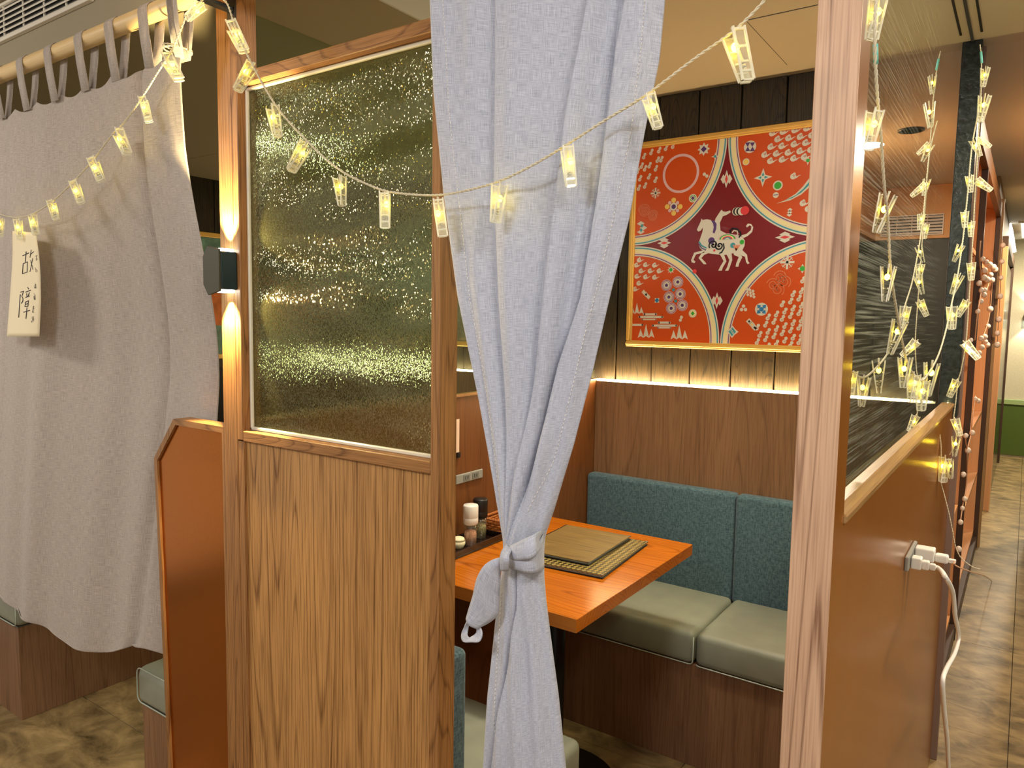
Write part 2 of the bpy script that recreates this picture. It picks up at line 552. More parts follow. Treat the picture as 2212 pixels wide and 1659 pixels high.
def bm_box(bm, lo, hi, bevel=0.0, seg=1, mi=0):
    lo, hi = Vector([min(a, b) for a, b in zip(lo, hi)]), Vector([max(a, b) for a, b in zip(lo, hi)])
    r = bmesh.ops.create_cube(bm, size=1.0)
    vs = r['verts']
    for v in vs:
        v.co = Vector((lo[i] + (v.co[i] + 0.5) * (hi[i] - lo[i]) for i in range(3)))
    fs = set()
    for v in vs:
        for f in v.link_faces:
            fs.add(f)
    for f in fs:
        f.material_index = mi
    if bevel > 0:
        bevel = min(bevel, 0.45 * min(hi - lo))
        es = set()
        for v in vs:
            for e in v.link_edges:
                es.add(e)
        bmesh.ops.bevel(bm, geom=list(es), offset=bevel, segments=seg, affect='EDGES', profile=0.5)
    return bm


def box(name, lo, hi, mat, parent=None, bevel=0.0015, seg=1, smooth=False, origin=None):
    bm = bmesh.new()
    bm_box(bm, lo, hi, bevel, seg)
    return from_bm(name, bm, mat, parent, smooth, origin)


def catmull(pts, n=6):
    pts = [Vector(p) for p in pts]
    if len(pts) < 3:
        return pts
    out = []
    P = [pts[0] * 2 - pts[1]] + pts + [pts[-1] * 2 - pts[-2]]
    for i in range(1, len(P) - 2):
        for k in range(n):
            t = k / n
            a, b, c, d = P[i - 1], P[i], P[i + 1], P[i + 2]
            out.append(0.5 * ((2 * b) + (c - a) * t + (2 * a - 5 * b + 4 * c - d) * t * t + (3 * b - a - 3 * c + d) * t ** 3))
    out.append(pts[-1])
    return out


def frames(pts):
    ts = []
    for i in range(len(pts)):
        a = pts[max(0, i - 1)]
        b = pts[min(len(pts) - 1, i + 1)]
        t = (b - a)
        ts.append(t.normalized() if t.length > 1e-9 else Vector((0, 0, 1)))
    nrm = ts[0].orthogonal().normalized()
    res = []
    for t in ts:
        nrm = nrm - t * nrm.dot(t)
        nrm = nrm.normalized() if nrm.length > 1e-6 else t.orthogonal().normalized()
        res.append((nrm.copy(), t.cross(nrm)))
    return res


def bm_tube(bm, pts, r, n=6, cap=True, mi=0):
    fr = frames(pts)
    rings = []
    for i, p in enumerate(pts):
        rr = r[i] if isinstance(r, (list, tuple)) else r
        a, b = fr[i]
        rings.append([bm.verts.new(p + (a * math.cos(2 * PI * k / n) + b * math.sin(2 * PI * k / n)) * rr) for k in range(n)])
    for i in range(len(rings) - 1):
        for k in range(n):
            f = bm.faces.new((rings[i][k], rings[i][(k + 1) % n], rings[i + 1][(k + 1) % n], rings[i + 1][k]))
            f.material_index = mi
            f.smooth = True
    if cap:
        bm.faces.new(list(reversed(rings[0]))).material_index = mi
        bm.faces.new(rings[-1]).material_index = mi
    return bm


def tube(name, pts, r, mat, parent=None, n=8, sm=0, origin=None):
    pts = [Vector(p) for p in pts]
    if sm:
        pts = catmull(pts, sm)
    bm = bmesh.new()
    bm_tube(bm, pts, r, n)
    return from_bm(name, bm, mat, parent, False, origin)


def lathe(name, base, prof, mat, parent=None, n=24, smooth=True):
    """profile of (radius, height) pairs turned about the vertical through base"""
    bm = bmesh.new()
    rings = []
    for r, h in prof:
        rings.append([bm.verts.new((base[0] + r * math.cos(2 * PI * k / n), base[1] + r * math.sin(2 * PI * k / n), base[2] + h)) for k in range(n)])
    for i in range(len(rings) - 1):
        for k in range(n):
            bm.faces.new((rings[i][k], rings[i][(k + 1) % n], rings[i + 1][(k + 1) % n], rings[i + 1][k]))
    bm.faces.new(list(reversed(rings[0])))
    bm.faces.new(rings[-1])
    o = from_bm(name, bm, mat, parent, False)
    if smooth:
        o.data.shade_auto_smooth(math.radians(35)) if hasattr(o.data, 'shade_auto_smooth') else None
        for p in o.data.polygons:
            p.use_smooth = len(p.vertices) == 4
    return o


def prism(name, poly, axis, a, b, mat, parent=None, bevel=0.0, origin=None):
    """extrude a 2-D outline; axis y: poly is (x, z), axis x: (y, z), axis z: (x, y)"""
    bm = bmesh.new()

    def P(u, v, w):
        return {'y': (u, w, v), 'x': (w, u, v), 'z': (u, v, w)}[axis]
    A = [bm.verts.new(P(u, v, a)) for u, v in poly]
    B = [bm.verts.new(P(u, v, b)) for u, v in poly]
    n = len(poly)
    bm.faces.new(A)
    bm.faces.new(list(reversed(B)))
    for k in range(n):
        bm.faces.new((A[k], B[k], B[(k + 1) % n], A[(k + 1) % n]))
    bmesh.ops.recalc_face_normals(bm, faces=bm.faces[:])
    if bevel:
        bmesh.ops.bevel(bm, geom=bm.edges[:], offset=bevel, segments=1, affect='EDGES')
    return from_bm(name, bm, mat, parent, False, origin)


def empty(name, loc, label=None, cat=None, group=None, kind=None):
    o = bpy.data.objects.new(name, None)
    o.empty_display_size = 0.05
    o.location = loc
    COL.objects.link(o)
    tag(o, label, cat, group, kind)
    return o


def tag(o, label=None, cat=None, group=None, kind=None):
    if label:
        o['label'] = label
    if cat:
        o['category'] = cat
    if group:
        o['group'] = group
    if kind:
        o['kind'] = kind
    return o


def struct(o, label=None):
    o['kind'] = 'structure'
    if label:
        o['label'] = label
    return o


def lerp(a, b, t):
    return a + (b - a) * t


def poly_x(poly, y):
    """x of a polyline given as (x, y) points sorted by y"""
    if y <= poly[0][1]:
        (x0, y0), (x1, y1) = poly[0], poly[1]
    elif y >= poly[-1][1]:
        (x0, y0), (x1, y1) = poly[-2], poly[-1]
    else:
        for i in range(len(poly) - 1):
            if poly[i][1] <= y <= poly[i + 1][1]:
                (x0, y0), (x1, y1) = poly[i], poly[i + 1]
                break
    return x0 + (x1 - x0) * (y - y0) / (y1 - y0)


def sstep(a, b, x):
    t = max(0.0, min(1.0, (x - a) / (b - a)))
    return t * t * (3 - 2 * t)


exec_parts = []

# ================================================================== THE SETTING
XL, YB = -1.30, 1.78          # left wall face, back wainscot face
HC, HS = 2.38, 2.18           # ceiling, soffit underside
SILL = 1.246

floor = struct(box('floor', (-3.8, -2.6, -0.06), (1.5, 9.4, -0.006), M['dark'], None, 0))
tile_me = {}
for i in range(-9, 3):
    for j in range(-3, 10):
        x0, y0 = 0.22 + 0.45 * i, 0.35 + 0.9 * (j)
        x1, y1 = x0 + 0.448, y0 + 0.898
        if y0 > 9.2 or x0 < -3.75 or x1 > 1.5:
            continue
        if x1 < -0.3 and y0 > 1.9:
            continue
        if 't' not in tile_me:
            o = box('tile', (x0, y0, -0.008), (x1, y1, 0.0), M['tile'], floor, 0.001)
            tile_me['t'] = o.data
            tile_me['z'] = o.location.z
        else:
            o = bpy.data.objects.new('tile', tile_me['t'])
            o.parent = floor
            o.location = Vector(((x0 + x1) / 2, (y0 + y1) / 2, -0.004)) - floor.location
            COL.objects.link(o)

struct(box('wall_opposite', (-3.8, -2.45, 0), (1.5, -2.38, 1.2), M['walnut_dark'], None, 0.002))
ceil1 = struct(box('ceiling', (-3.8, -2.6, HC), (1.5, 1.87, HC + 0.05), M['ceiling'], None, 0))
ceil2 = struct(box('ceiling', (-3.8, 1.87, 2.47), (1.5, 9.4, 2.52), plain('ceiling_paint_grey', rgb(196, 190, 174), rough=0.8), None, 0))
soffit = struct(box('ceiling_soffit', (-3.8, 0.0, HS), (-1.013, 0.95, HC), M['soffit'], None, 0.002))
struct(box('ceiling_soffit', (-3.8, 0.95, HS), (-1.33, 1.82, HC), M['soffit'], None, 0.002))

wall_back = struct(box('wall_back', (-3.36, 1.845, 0), (-0.03, 1.93, HC), M['dark'], None, 0))
x = -0.03
seams = [-1.232 + 0.163 * k for k in range(-13, 8)]
seams = [s for s in seams if -3.3 < s < -0.06]
edges = [-3.3] + seams + [-0.03]
for a, b in zip(edges[:-1], edges[1:]):
    if HS and b < -1.33:
        top = HS
    else:
        top = HC
    dy = random.uniform(-0.003, 0.003)
    box('plank', (a + 0.002, 1.822 + dy, SILL - 0.03), (b - 0.002, 1.845, top), M['plank'], wall_back, 0.003)
box('wainscot', (XL, YB, 0), (-0.045, 1.82, SILL - 0.004), M['walnut'], wall_back, 0.001)
box('wainscot', (-3.3, YB, 0), (-1.325, 1.82, SILL - 0.004), M['walnut'], wall_back, 0.001)
box('led_strip', (XL + 0.004, YB + 0.001, SILL - 0.004), (-0.016, YB + 0.016, SILL + 0.004), M['led'], wall_back, 0.001)
box('led_strip', (-3.29, YB + 0.001, SILL - 0.004), (-1.33, YB + 0.016, SILL + 0.004), M['led_dim'], wall_back, 0.001)

wall_left = struct(box('wall_left', (XL - 0.025, 0.05, 0), (XL, YB, SILL - 0.002), M['walnut_dark'], None, 0.001))
box('sill', (XL - 0.03, 0.06, SILL - 0.002), (XL + 0.006, YB, SILL + 0.006), M['oak_rail'], wall_left, 0.001)
box('glass_pane', (XL - 0.016, 0.06, SILL + 0.006), (XL - 0.008, YB, HS - 0.001), M['glass_plain'], wall_left, 0)
box('header', (XL - 0.029, 0.952, HS), (XL - 0.001, 1.82, HC), M['soffit'], wall_left, 0)
wfl = struct(box('wall_far_left', (-3.40, -0.02, 0), (-3.30, 1.845, HS), M['dark'], None, 0))
for k in range(11):
    box('plank', (-3.302, 0.01 + k * 0.163, SILL - 0.03), (-3.285, 0.01 + k * 0.163 + 0.159, HS), M['plank'], wfl, 0.002)

whe = struct(box('wall_hall_end', (-0.4, 9.2, 0), (1.45, 9.3, 2.5), M['hallwall'], None, 0))
box('dado_panel', (-0.4, 9.185, 0.02), (1.4, 9.2, 0.60), M['green'], whe, 0.002)
box('dado_rail', (-0.4, 9.17, 0.60), (1.4, 9.2, 0.66), plain('dado_rail', rgb(150, 170, 110), rough=0.4), whe, 0.004)
whl = struct(box('wall_hall_left', (-0.2, 4.87, 0), (-0.03, 9.2, 2.5), plain('hall_side', rgb(120, 100, 72), rough=0.6), None, 0))
wr = struct(box('wall_right', (1.36, 1.2, 0), (1.45, 9.3, 2.5), M['olivewall'], None, 0))
struct(box('wall_right', (0.262, 5.02, 0), (1.36, 5.3, 2.099), M['olivewall'], None, 0))
sof2 = struct(box('ceiling_soffit', (0.26, 5.0, 2.10), (1.36, 5.3, 2.47), M['soffit_warm'], None, 0.002))
sof3 = struct(box('ceiling_soffit', (0.74, 3.0, 2.10), (1.36, 5.0, 2.47), M['soffit_warm'], None, 0.002))
g1 = struct(box('trim_1', (0.008, 0.55, HC - 0.003), (0.014, 1.72, HC), M['dark'], None, 0))


def air_vent(x0, x1, z0, z1, y, nslat, nrib, label):
    t = empty('air_vent', ((x0 + x1) / 2, y, z0), label, 'vent')
    box('backing', (x0, y - 0.004, z0), (x1, y, z1), M['dark'], t, 0)
    f = 0.007
    box('frame', (x0 - f, y - 0.014, z0 - f), (x1 + f, y, z0), M['vent'], t)
    box('frame', (x0 - f, y - 0.014, z1), (x1 + f, y, z1 + f), M['vent'], t)
    box('frame', (x0 - f, y - 0.014, z0), (x0, y, z1), M['vent'], t)
    box('frame', (x1, y - 0.014, z0), (x1 + f, y, z1), M['vent'], t)
    for k in range(nslat):
        z = z0 + (k + 0.5) * (z1 - z0) / nslat
        h = (z1 - z0) / nslat * 0.30
        prism('slat', [(y - 0.013, z - h), (y - 0.011, z - h - 0.002), (y - 0.003, z + h - 0.002), (y - 0.005, z + h)], 'x', x0, x1, M['vent'], t)
    for k in range(1, nrib):
        xx = x0 + k * (x1 - x0) / nrib
        box('rib', (xx - 0.002, y - 0.008, z0), (xx + 0.002, y - 0.002, z1), M['vent'], t, 0)
    return t


air_vent(-3.28, -1.785, 2.276, 2.365, 0.0, 6, 12, 'white slatted air vent in the soffit above the closed curtain')
air_vent(0.32, 0.70, 2.13, 2.26, 5.0, 6, 4, 'warm lit air vent seen mirrored in the glass side screen')

# ceiling fittings
hatch = empty('ceiling_hatch', (-0.32, 1.48, HC), 'square hatch with thin dark joint in the ceiling over the booth', 'hatch')
box('hatch_joint', (-0.555, 1.26, HC - 0.001), (-0.10, 1.713, HC), M['dark'], hatch, 0)
box('hatch_panel', (-0.552, 1.263, HC - 0.002), (-0.103, 1.71, HC), M['ceiling'], hatch, 0)


def downlight(x, y, z, label):
    t = empty('ceiling_downlight', (x, y, z - 0.01), label, 'light')
    lathe('trim_ring', (x, y, z - 0.008), [(0.045, 0.004), (0.052, 0.0), (0.060, 0.0), (0.062, 0.008), (0.045, 0.008)], M['blackmetal'], t, 28)
    lathe('lens', (x, y, z - 0.004), [(0.046, 0.0), (0.046, 0.003)], M['lampwarm'] if z < 2.4 else M['soffit_warm'], t, 24)


downlight(0.331, 3.281, 2.47, 'small round ceiling downlight mirrored in the glass side screen')
downlight(-0.88, 0.92, HC, 'round ceiling downlight above the booth table')

# ================================================================== FRONT PARTITION OF THE BOOTH
part = empty('booth_partition', (-0.93, 0.02, 0), 'oak partition with textured glass pane above a grained lower panel', 'partition')
xl0 = at('y', 0, 483, 920).x
xl1 = at('y', 0, 512, 920).x
xl2 = at('y', 0, 524.6, 931).x
XR0, XR1 = -0.664, -0.643
box('post', (xl0, 0.0, 0), (xl1 - 0.0005, 0.05, HS), M['oak_frame'], part)
box('jamb', (xl1 + 0.0005, 0.0, 1.225), (xl2, 0.05, HS), M['oak_frame'], part)
box('jamb', (xl1 + 0.0005, 0.0012, 0.0), (xl2, 0.05, 1.222), M['oak_frame'], part)
box('stile', (XR0, 0.0, 0), (XR1, 0.048, 1.999), M['oak_frame'], part)
box('top_rail', (xl2, 0.0, 1.974), (XR0, 0.048, 1.998), M['oak_rail'], part)
box('sill_rail', (xl2, 0.0, 1.223), (XR0, 0.048, SILL), M['oak_rail'], part)
box('lower_panel', (xl2, 0.008, 0.0), (XR0, 0.04, 1.2225), M['oak'], part, 0)
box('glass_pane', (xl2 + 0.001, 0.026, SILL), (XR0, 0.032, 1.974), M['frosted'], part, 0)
box('glazing_bead', (xl2, 0.018, SILL), (xl2 + 0.007, 0.026, 1.974), M['bead'], part, 0.002)
box('glazing_bead', (xl2, 0.018, 1.966), (XR0, 0.026, 1.974), M['bead'], part, 0.002)
box('glazing_bead', (xl2, 0.018, SILL), (XR0, 0.026, SILL + 0.008), M['bead'], part, 0.002)

# ------------------------------------------------------------------ corner post
cp = empty('corner_post', (-0.025, 0.03, 0), 'pale pinkish wooden corner post beside the tied curtain', 'post')
box('face_board', (-0.050, 0.0, 0), (0.0, 0.004, HC), M['post_pink'], cp, 0.001)
box('core', (-0.0497, 0.004, 0), (-0.0004, 0.066, HC), M['gloss_brown'], cp, 0.001)  # brown core: shade of the post's side face put into its colour

# ------------------------------------------------------------------ side screen: half wall with glass above
sp = empty('side_screen', (-0.02, 0.95, 0), 'glossy brown half wall carrying tall clear glass along the corridor', 'partition')
box('wall_panel', (-0.044, 0.066, 0), (-0.001, 1.868, 1.234), M['gloss_brown'], sp, 0.001)
box('sill', (-0.046, 0.067, 1.2342), (0.003, 1.79, 1.248), wood('sill_wood', rgb(176, 136, 84), rgb(120, 84, 44), axis='y', dens=12, xs=14, line=0.35, rough=0.3, bump=0.05), sp, 0.003)
box('glass_pane', (-0.022, 0.067, 1.248), (-0.016, 1.788, HC - 0.001), M['glass'], sp, 0)
box('top_channel', (-0.025, 0.067, HC - 0.004), (-0.012, 1.788, HC), M['steel'], sp, 0)
pier = box('pier', (-0.05, 1.790, 1.20), (0.011, 1.866, HC), plain('black_rough_pier', rgb(30, 38, 38), rough=0.25, noise=0.5, nscale=60, bump=1.0), sp, 0.002)
box('end_trim', (-0.05, 1.868, 0), (0.018, 1.884, HC), plain('mauve_trim', rgb(128, 104, 92), rough=0.35), sp, 0.002)

# ------------------------------------------------------------------ half-height screen left of the partition
hs = empty('half_height_screen', (-1.42, 0.02, 0), 'waist-high bronze screen with clipped corner in a thin wood frame', 'screen')
o1, o2, o3 = (-1.5704, 1.1405), (-1.4793, 1.2468), (xl0 - 0.0005, 1.2468)
ob = (-1.533, 0.0)
w = 0.013
i1, i2, i3, ib = (o1[0] + w, o1[1] - 0.006), (o2[0] + 0.007, o2[1] - 0.014), (o3[0] - 0.013, o3[1] - 0.014), (ob[0] + w, 0.0)
fm = M['oak_frame']
prism('frame_strip', [ob, o1, i1, ib], 'y', 0.004, 0.047, fm, hs)
prism('frame_strip', [o1, o2, i2, i1], 'y', 0.004, 0.047, fm, hs)
prism('frame_strip', [o2, o3, (o3[0], i3[1]), i2], 'y', 0.004, 0.047, M['oak_rail'], hs)
prism('frame_strip', [(i3[0], 0.0), (i3[0], i3[1]), (o3[0], i3[1]), (o3[0], 0.0)], 'y', 0.004, 0.047, fm, hs)
prism('panel', [ib, i1, i2, i3, (i3[0], 0.0)], 'y', 0.010, 0.042, M['bronze'], hs)

# ------------------------------------------------------------------ wall sconce
sc = empty('wall_sconce', (-1.228, 0.0, 1.59), 'black up and down wall lamp on the oak post', 'lamp')
ysf = -0.046
sxr = at('y', ysf, 472, 578).x
sxl = at('y', ysf, 438, 578).x
zc = 1.590
hh = 0.052
oct_ = [(sxl, zc - hh + 0.022), (sxl + 0.016, zc - hh), (sxr, zc - hh + 0.008), (sxr, zc + hh - 0.008), (sxl + 0.016, zc + hh), (sxl, zc + hh - 0.022)]
prism('front_plate', oct_, 'y', ysf, ysf + 0.006, plain('sconce_plate', rgb(70, 68, 54), rough=0.35, metal=0.3), sc, 0.001)
box('housing', (sxl + 0.010, ysf + 0.006, zc - 0.040), (sxr - 0.0005, -0.0005, zc + 0.040), plain('sconce_body', rgb(26, 46, 52), rough=0.25, metal=0.2), sc, 0.002)
box('lens', (sxl + 0.014, ysf + 0.008, zc + 0.040), (sxr - 0.004, -0.006, zc + 0.046), M['led_cool'], sc, 0)
box('lens', (sxl + 0.014, ysf + 0.008, zc - 0.046), (sxr - 0.004, -0.006, zc - 0.040), M['led_cool'], sc, 0)
sxm = (sxl + sxr) / 2
for k, (dz, rx) in enumerate(((0.0505, PI), (-0.0505, 0.0))):
    side = spot('sconce_side_glow', (sxr - 0.002, -0.020, zc + dz), 9.0, (1.0, 0.74, 0.30), 80, 0.4, 0.005)
    side.rotation_euler = Vector((1.0, 0.10, 0.40 if k == 0 else -0.40)).to_track_quat('-Z', 'Y').to_euler()
    spot('sconce_beam', (sxm + 0.004, -0.016, zc + dz), 44.0, (1.0, 0.76, 0.36), 74, 0.5, 0.006, (rx, 0, 0))

# ------------------------------------------------------------------ curtain rod
rod = empty('curtain_rod', (-1.6, -0.05, 2.15), 'pale round wooden curtain rod with a black bracket at the oak post', 'rod')
tube('pole', [(-3.3, -0.05, 2.15), (-2.2, -0.05, 2.15), (-1.1, -0.05, 2.15), (-0.02, -0.05, 2.15)], 0.019, M['rod'], rod, 20)
bx = at('y', -0.05, 455, 18).x
bm = bmesh.new()
bm_box(bm, (bx - 0.010, -0.072, 2.122), (bx + 0.010, -0.0, 2.130), 0.001)
bm_box(bm, (bx - 0.010, -0.075, 2.122), (bx + 0.010, -0.070, 2.178), 0.001)
bm_box(bm, (bx - 0.014, -0.004, 2.10), (bx + 0.014, -0.0003, 2.176), 0.001)
from_bm('bracket', bm, M['blackmetal'], rod)
bm = bmesh.new()
bm_box(bm, (-0.045, -0.072, 2.122), (-0.025, -0.0005, 2.130), 0.001)
bm_box(bm, (-0.045, -0.075, 2.122), (-0.025, -0.070, 2.178), 0.001)
from_bm('bracket', bm, M['blackmetal'], rod)


# ================================================================== CURTAINS
def cloth_grid(name, nu, nv, fn, mat, parent, closed=False, uvw=1.0, uvh=1.0, thick=0.0):
    """fn(u, v) -> point; uv in metres"""
    bm = bmesh.new()
    uvl = bm.loops.layers.uv.new('UVMap')
    g = [[bm.verts.new(fn(i / nu, j / nv)) for i in range(nu if closed else nu + 1)] for j in range(nv + 1)]
    for j in range(nv):
        for i in range(nu):
            i2 = (i + 1) % nu if closed else i + 1
            f = bm.faces.new((g[j][i], g[j][i2], g[j + 1][i2], g[j + 1][i]))
            f.smooth = True
            for l, (a, b) in zip(f.loops, ((i, j), (i + 1, j), (i + 1, j + 1), (i, j + 1))):
                l[uvl].uv = (a / nu * uvw, b / nv * uvh)
    o = from_bm(name, bm, mat, parent)
    if thick:
        md = o.modifiers.new('thickness', 'SOLIDIFY')
        md.thickness = thick
        md.offset = 0
    return o


# ---- closed curtain of the neighbouring booth: two hanging panels
def yb(z, x=-1.5):
    low = lerp(-0.035, 0.086, sstep(-2.15, -1.62, x))
    return lerp(low, -0.05, sstep(1.30, 2.02, z))


R_TOP, R_MID = (-1.306, 2.052), (-1.416, 1.244)


def right_edge(z):
    if z > R_MID[1]:
        return lerp(R_MID[0], R_TOP[0], sstep(1.0, 2.15, z) * 0.35 + 0.65 * (z - R_MID[1]) / (R_TOP[1] - R_MID[1])) if False else lerp(R_MID[0], R_TOP[0], (z - R_MID[1]) / (R_TOP[1] - R_MID[1]))
    return lerp(-1.50, R_MID[0], max(0, (z - 0.45)) / (R_MID[1] - 0.45))


def slit_x(z):
    return lerp(-2.475, -2.17, max(0.0, min(1.0, (z - 0.5) / (2.04 - 0.5))))


def hem_z(x):
    # scalloped lower hem
    return lerp(0.612, 0.545, sstep(-2.42, -1.98, x)) + 0.050 * sstep(-1.92, -1.72, x) + 0.008 * math.sin(x * 17) + (0.045 if x < slit_x(0.6) + 0.0005 else 0.0)


def top_z(x):
    ph = ((x + 1.354) / 0.128) % 1.0
    return 2.046 - 0.016 * math.sin(PI * ph) ** 1.0


def left_panel_fn(xa, xb, seed, flap=False):
    rnd = random.Random(seed)
    ks = [(rnd.uniform(9, 15), rnd.uniform(0, 6.28), rnd.uniform(0.005, 0.008)), (rnd.uniform(22, 30), rnd.uniform(0, 6.28), rnd.uniform(0.006, 0.009)), (rnd.uniform(44, 60), rnd.uniform(0, 6.28), 0.003)]

    def fn(u, v):
        zt, zb_ = 2.046, 0.505
        z0 = lerp(zt, zb_, v)
        a, b = xa(z0), xb(z0)
        x = lerp(a, b, u)
        sarc = u * (1.0 if flap else 0.9)
        amp = 0.35 + 0.9 * v
        tp = sstep(0.0, 0.10, u) if flap else sstep(0.0, 0.10, 1 - u)
        y = yb(z0, x) + (0.0 if flap else 0.004 * (1 - tp)) + tp * amp * sum(A * math.sin(k * (u * 1.05) * 1.0 + p + 0.5 * math.sin(v * 2.5 + p)) for k, p, A in ks)
        if flap:
            # the free end is turned towards the viewer in a soft vertical fold
            fu = 0.80 - 0.11 * v
            y += -0.020 * sstep(fu - 0.02, fu + 0.05, u) * (0.5 + 0.5 * v) + 0.016 * math.exp(-((u - fu) / 0.02) ** 2)
            x += 0.0
        z = z0
        if v < 0.12:
            z = lerp(top_z(x), z0, v / 0.12)
        if v > 0.85:
            z = lerp(z0, hem_z(x), (v - 0.85) / 0.15)
        return (x, y, z)
    return fn


lc = empty('curtain', (-1.9, 0.0, 0.5), 'closed grey linen curtain panel hanging between the paper sign and the oak post', 'curtain')
cloth_grid('cloth', 170, 120, left_panel_fn(lambda z: slit_x(z) + 0.002, right_edge, 3, True), M['linen_left'], lc, uvw=1.0, uvh=1.5, thick=0.0012)
lc2 = empty('curtain', (-2.7, 0.0, 0.5), 'closed grey linen curtain panel at the far left edge behind the paper sign', 'curtain')
cloth_grid('cloth', 110, 110, left_panel_fn(lambda z: slit_x(z) - 0.85, lambda z: slit_x(z) + 0.014, 5), M['linen_left'], lc2, uvw=0.9, uvh=1.5, thick=0.0012)


def tab_loop(x, parent, w=0.037, lean=0.0):
    r = 0.0205
    path = [(-0.05 - 0.006, 2.030), (-0.05 - r * 0.8, 2.10)]
    for k in range(9):
        a = PI - PI * k / 8
        path.append((-0.05 + r * math.cos(a), 2.15 + r * math.sin(a)))
    path += [(-0.05 + r * 0.8, 2.10), (-0.05 + 0.008, 2.030)]
    bm = bmesh.new()
    uvl = bm.loops.layers.uv.new('UVMap')
    rows = []
    L = 0
    for k, (y, z) in enumerate(path):
        if k:
            L += math.hypot(y - path[k - 1][0], z - path[k - 1][1])
        rows.append((bm.verts.new((x - w / 2 + lean * (2.15 - z), y, z)), bm.verts.new((x + w / 2 + lean * (2.15 - z), y, z)), L))
    for a, b in zip(rows[:-1], rows[1:]):
        f = bm.faces.new((a[0], a[1], b[1], b[0]))
        f.smooth = True
        for l, uv in zip(f.loops, ((0, a[2]), (w, a[2]), (w, b[2]), (0, b[2]))):
            l[uvl].uv = uv
    o = from_bm('tab', bm, M['linen_left'], parent)
    md = o.modifiers.new('thickness', 'SOLIDIFY')
    md.thickness = 0.0016
    md.offset = 0
    return o


for px in (104, 170, 236, 309, 372):
    tab_loop(at('y', -0.07, px, 120 - (px - 236) * 0.42).x, lc)
tab_loop(-1.325, lc, 0.02)
for px in (44, -10, -75):
    tab_loop(at('y', -0.07, px, 120 - (px - 236) * 0.42).x, lc2)

# ---- tied curtain in the doorway
TL = [(922, -60), (928, 0), (936, 200), (958, 420), (988, 640), (1033, 860), (1073, 1080), (1090, 1165), (1092, 1200), (1086, 1240), (1072, 1340), (1055, 1500), (1045, 1659), (1040, 1760)]
TR = [(1444, -60), (1437, 0), (1425, 130), (1393, 285), (1360, 470), (1318, 640), (1281, 800), (1240, 960), (1197, 1100), (1174, 1165), (1171, 1200), (1173, 1250), (1190, 1380), (1206, 1500), (1222, 1659), (1232, 1760)]
FOLDS = [  # (polyline in photo pixels, depth m, width fraction)
    ([(1073, -60), (1073, 400), (1084, 640), (1100, 900), (1108, 1160)], 0.010, 0.10, 'flap'),
    ([(1290, -60), (1278, 0), (1251, 139), (1231, 249), (1195, 550), (1165, 800), (1125, 1050), (1112, 1165)], 0.012, 0.10, 'flap'),
    ([(1334, -60), (1328, 0), (1300, 110), (1288, 220), (1262, 420), (1230, 640), (1185, 900), (1130, 1140)], 0.016, 0.05, 'v'),
    ([(1358, -60), (1354, 0), (1337, 100), (1325, 215), (1300, 420), (1264, 640), (1213, 783), (1180, 930), (1120, 1160)], 0.020, 0.030, 'flap'),
    ([(990, -60), (1000, 300), (1015, 600), (1060, 960), (1098, 1165)], 0.006, 0.05, 'v'),
    ([(1150, -60), (1150, 400), (1135, 800), (1112, 1165)], 0.005, 0.06, 'v'),
]
LFOLDS = [
    ([(1108, 1190), (1100, 1300), (1088, 1659), (1085, 1760)], 0.006, 0.05, 'v'),
    ([(1140, 1190), (1136, 1300), (1120, 1400), (1092, 1560), (1075, 1659), (1060, 1760)], 0.014, 0.05, 'flap'),
]
tc_ = empty('tied_curtain', (-0.42, -0.05, 0.7), 'pale blue-grey linen curtain tied at the waist in the booth doorway', 'curtain')


def tied_fn(half):
    def fn(u, v):
        py = lerp(-60, 1760, v)
        lx, rx = poly_x(TL, py), poly_x(TR, py)
        tie = math.exp(-((py - 1195) / 170.0) ** 2)
        px = lerp(lx, rx, u)
        p = at('y', -0.05, px, py)
        bul = lerp(0.012, 0.030, tie) + 0.018 * sstep(1250, 1600, py)
        prof = max(0.0, math.sin(PI * u)) ** 0.55
        if half == 'front':
            d = -bul * prof
            fl = FOLDS if py < 1190 else LFOLDS
            soft = 1.0 - 0.75 * tie
            fade = 1.0
            edge = min(1.0, 12 * u, 12 * (1 - u))
            for pl, A, wd, kind in fl:
                t = (poly_x(pl, py) - lx) / (rx - lx)
                s = (u - t)
                if kind == 'v':
                    d += A * soft * edge * math.exp(-(s / wd) ** 2)
                else:
                    d += A * soft * edge * (math.exp(-(s / wd) ** 2) if s < 0 else 0.0) + (-0.5 * A * soft * edge * sstep(0, 0.015, s) * (1 - sstep(0.1, 0.3, s)))
                    if s >= 0:
                        d += A * soft * edge * math.exp(-(s / 0.007) ** 2)
            d += soft * edge * 0.004 * math.sin(u * 24 + 2 * math.sin(v * 5))
        else:
            d = bul * 0.8 * prof + 0.004 * math.sin(u * 20 + v * 4) * min(1, 10 * u, 10 * (1 - u))
        return Vector((p.x, -0.05 + d, p.z))
    return fn


ff, fb = tied_fn('front'), tied_fn('back')
NU = 280


def loop_fn(u, v):
    return ff(u * 2, v) if u <= 0.5 else fb(2 - u * 2, v)


cloth_grid('cloth', 2 * NU, 190, loop_fn, M['linen'], tc_, closed=True, uvw=1.1, uvh=1.45)

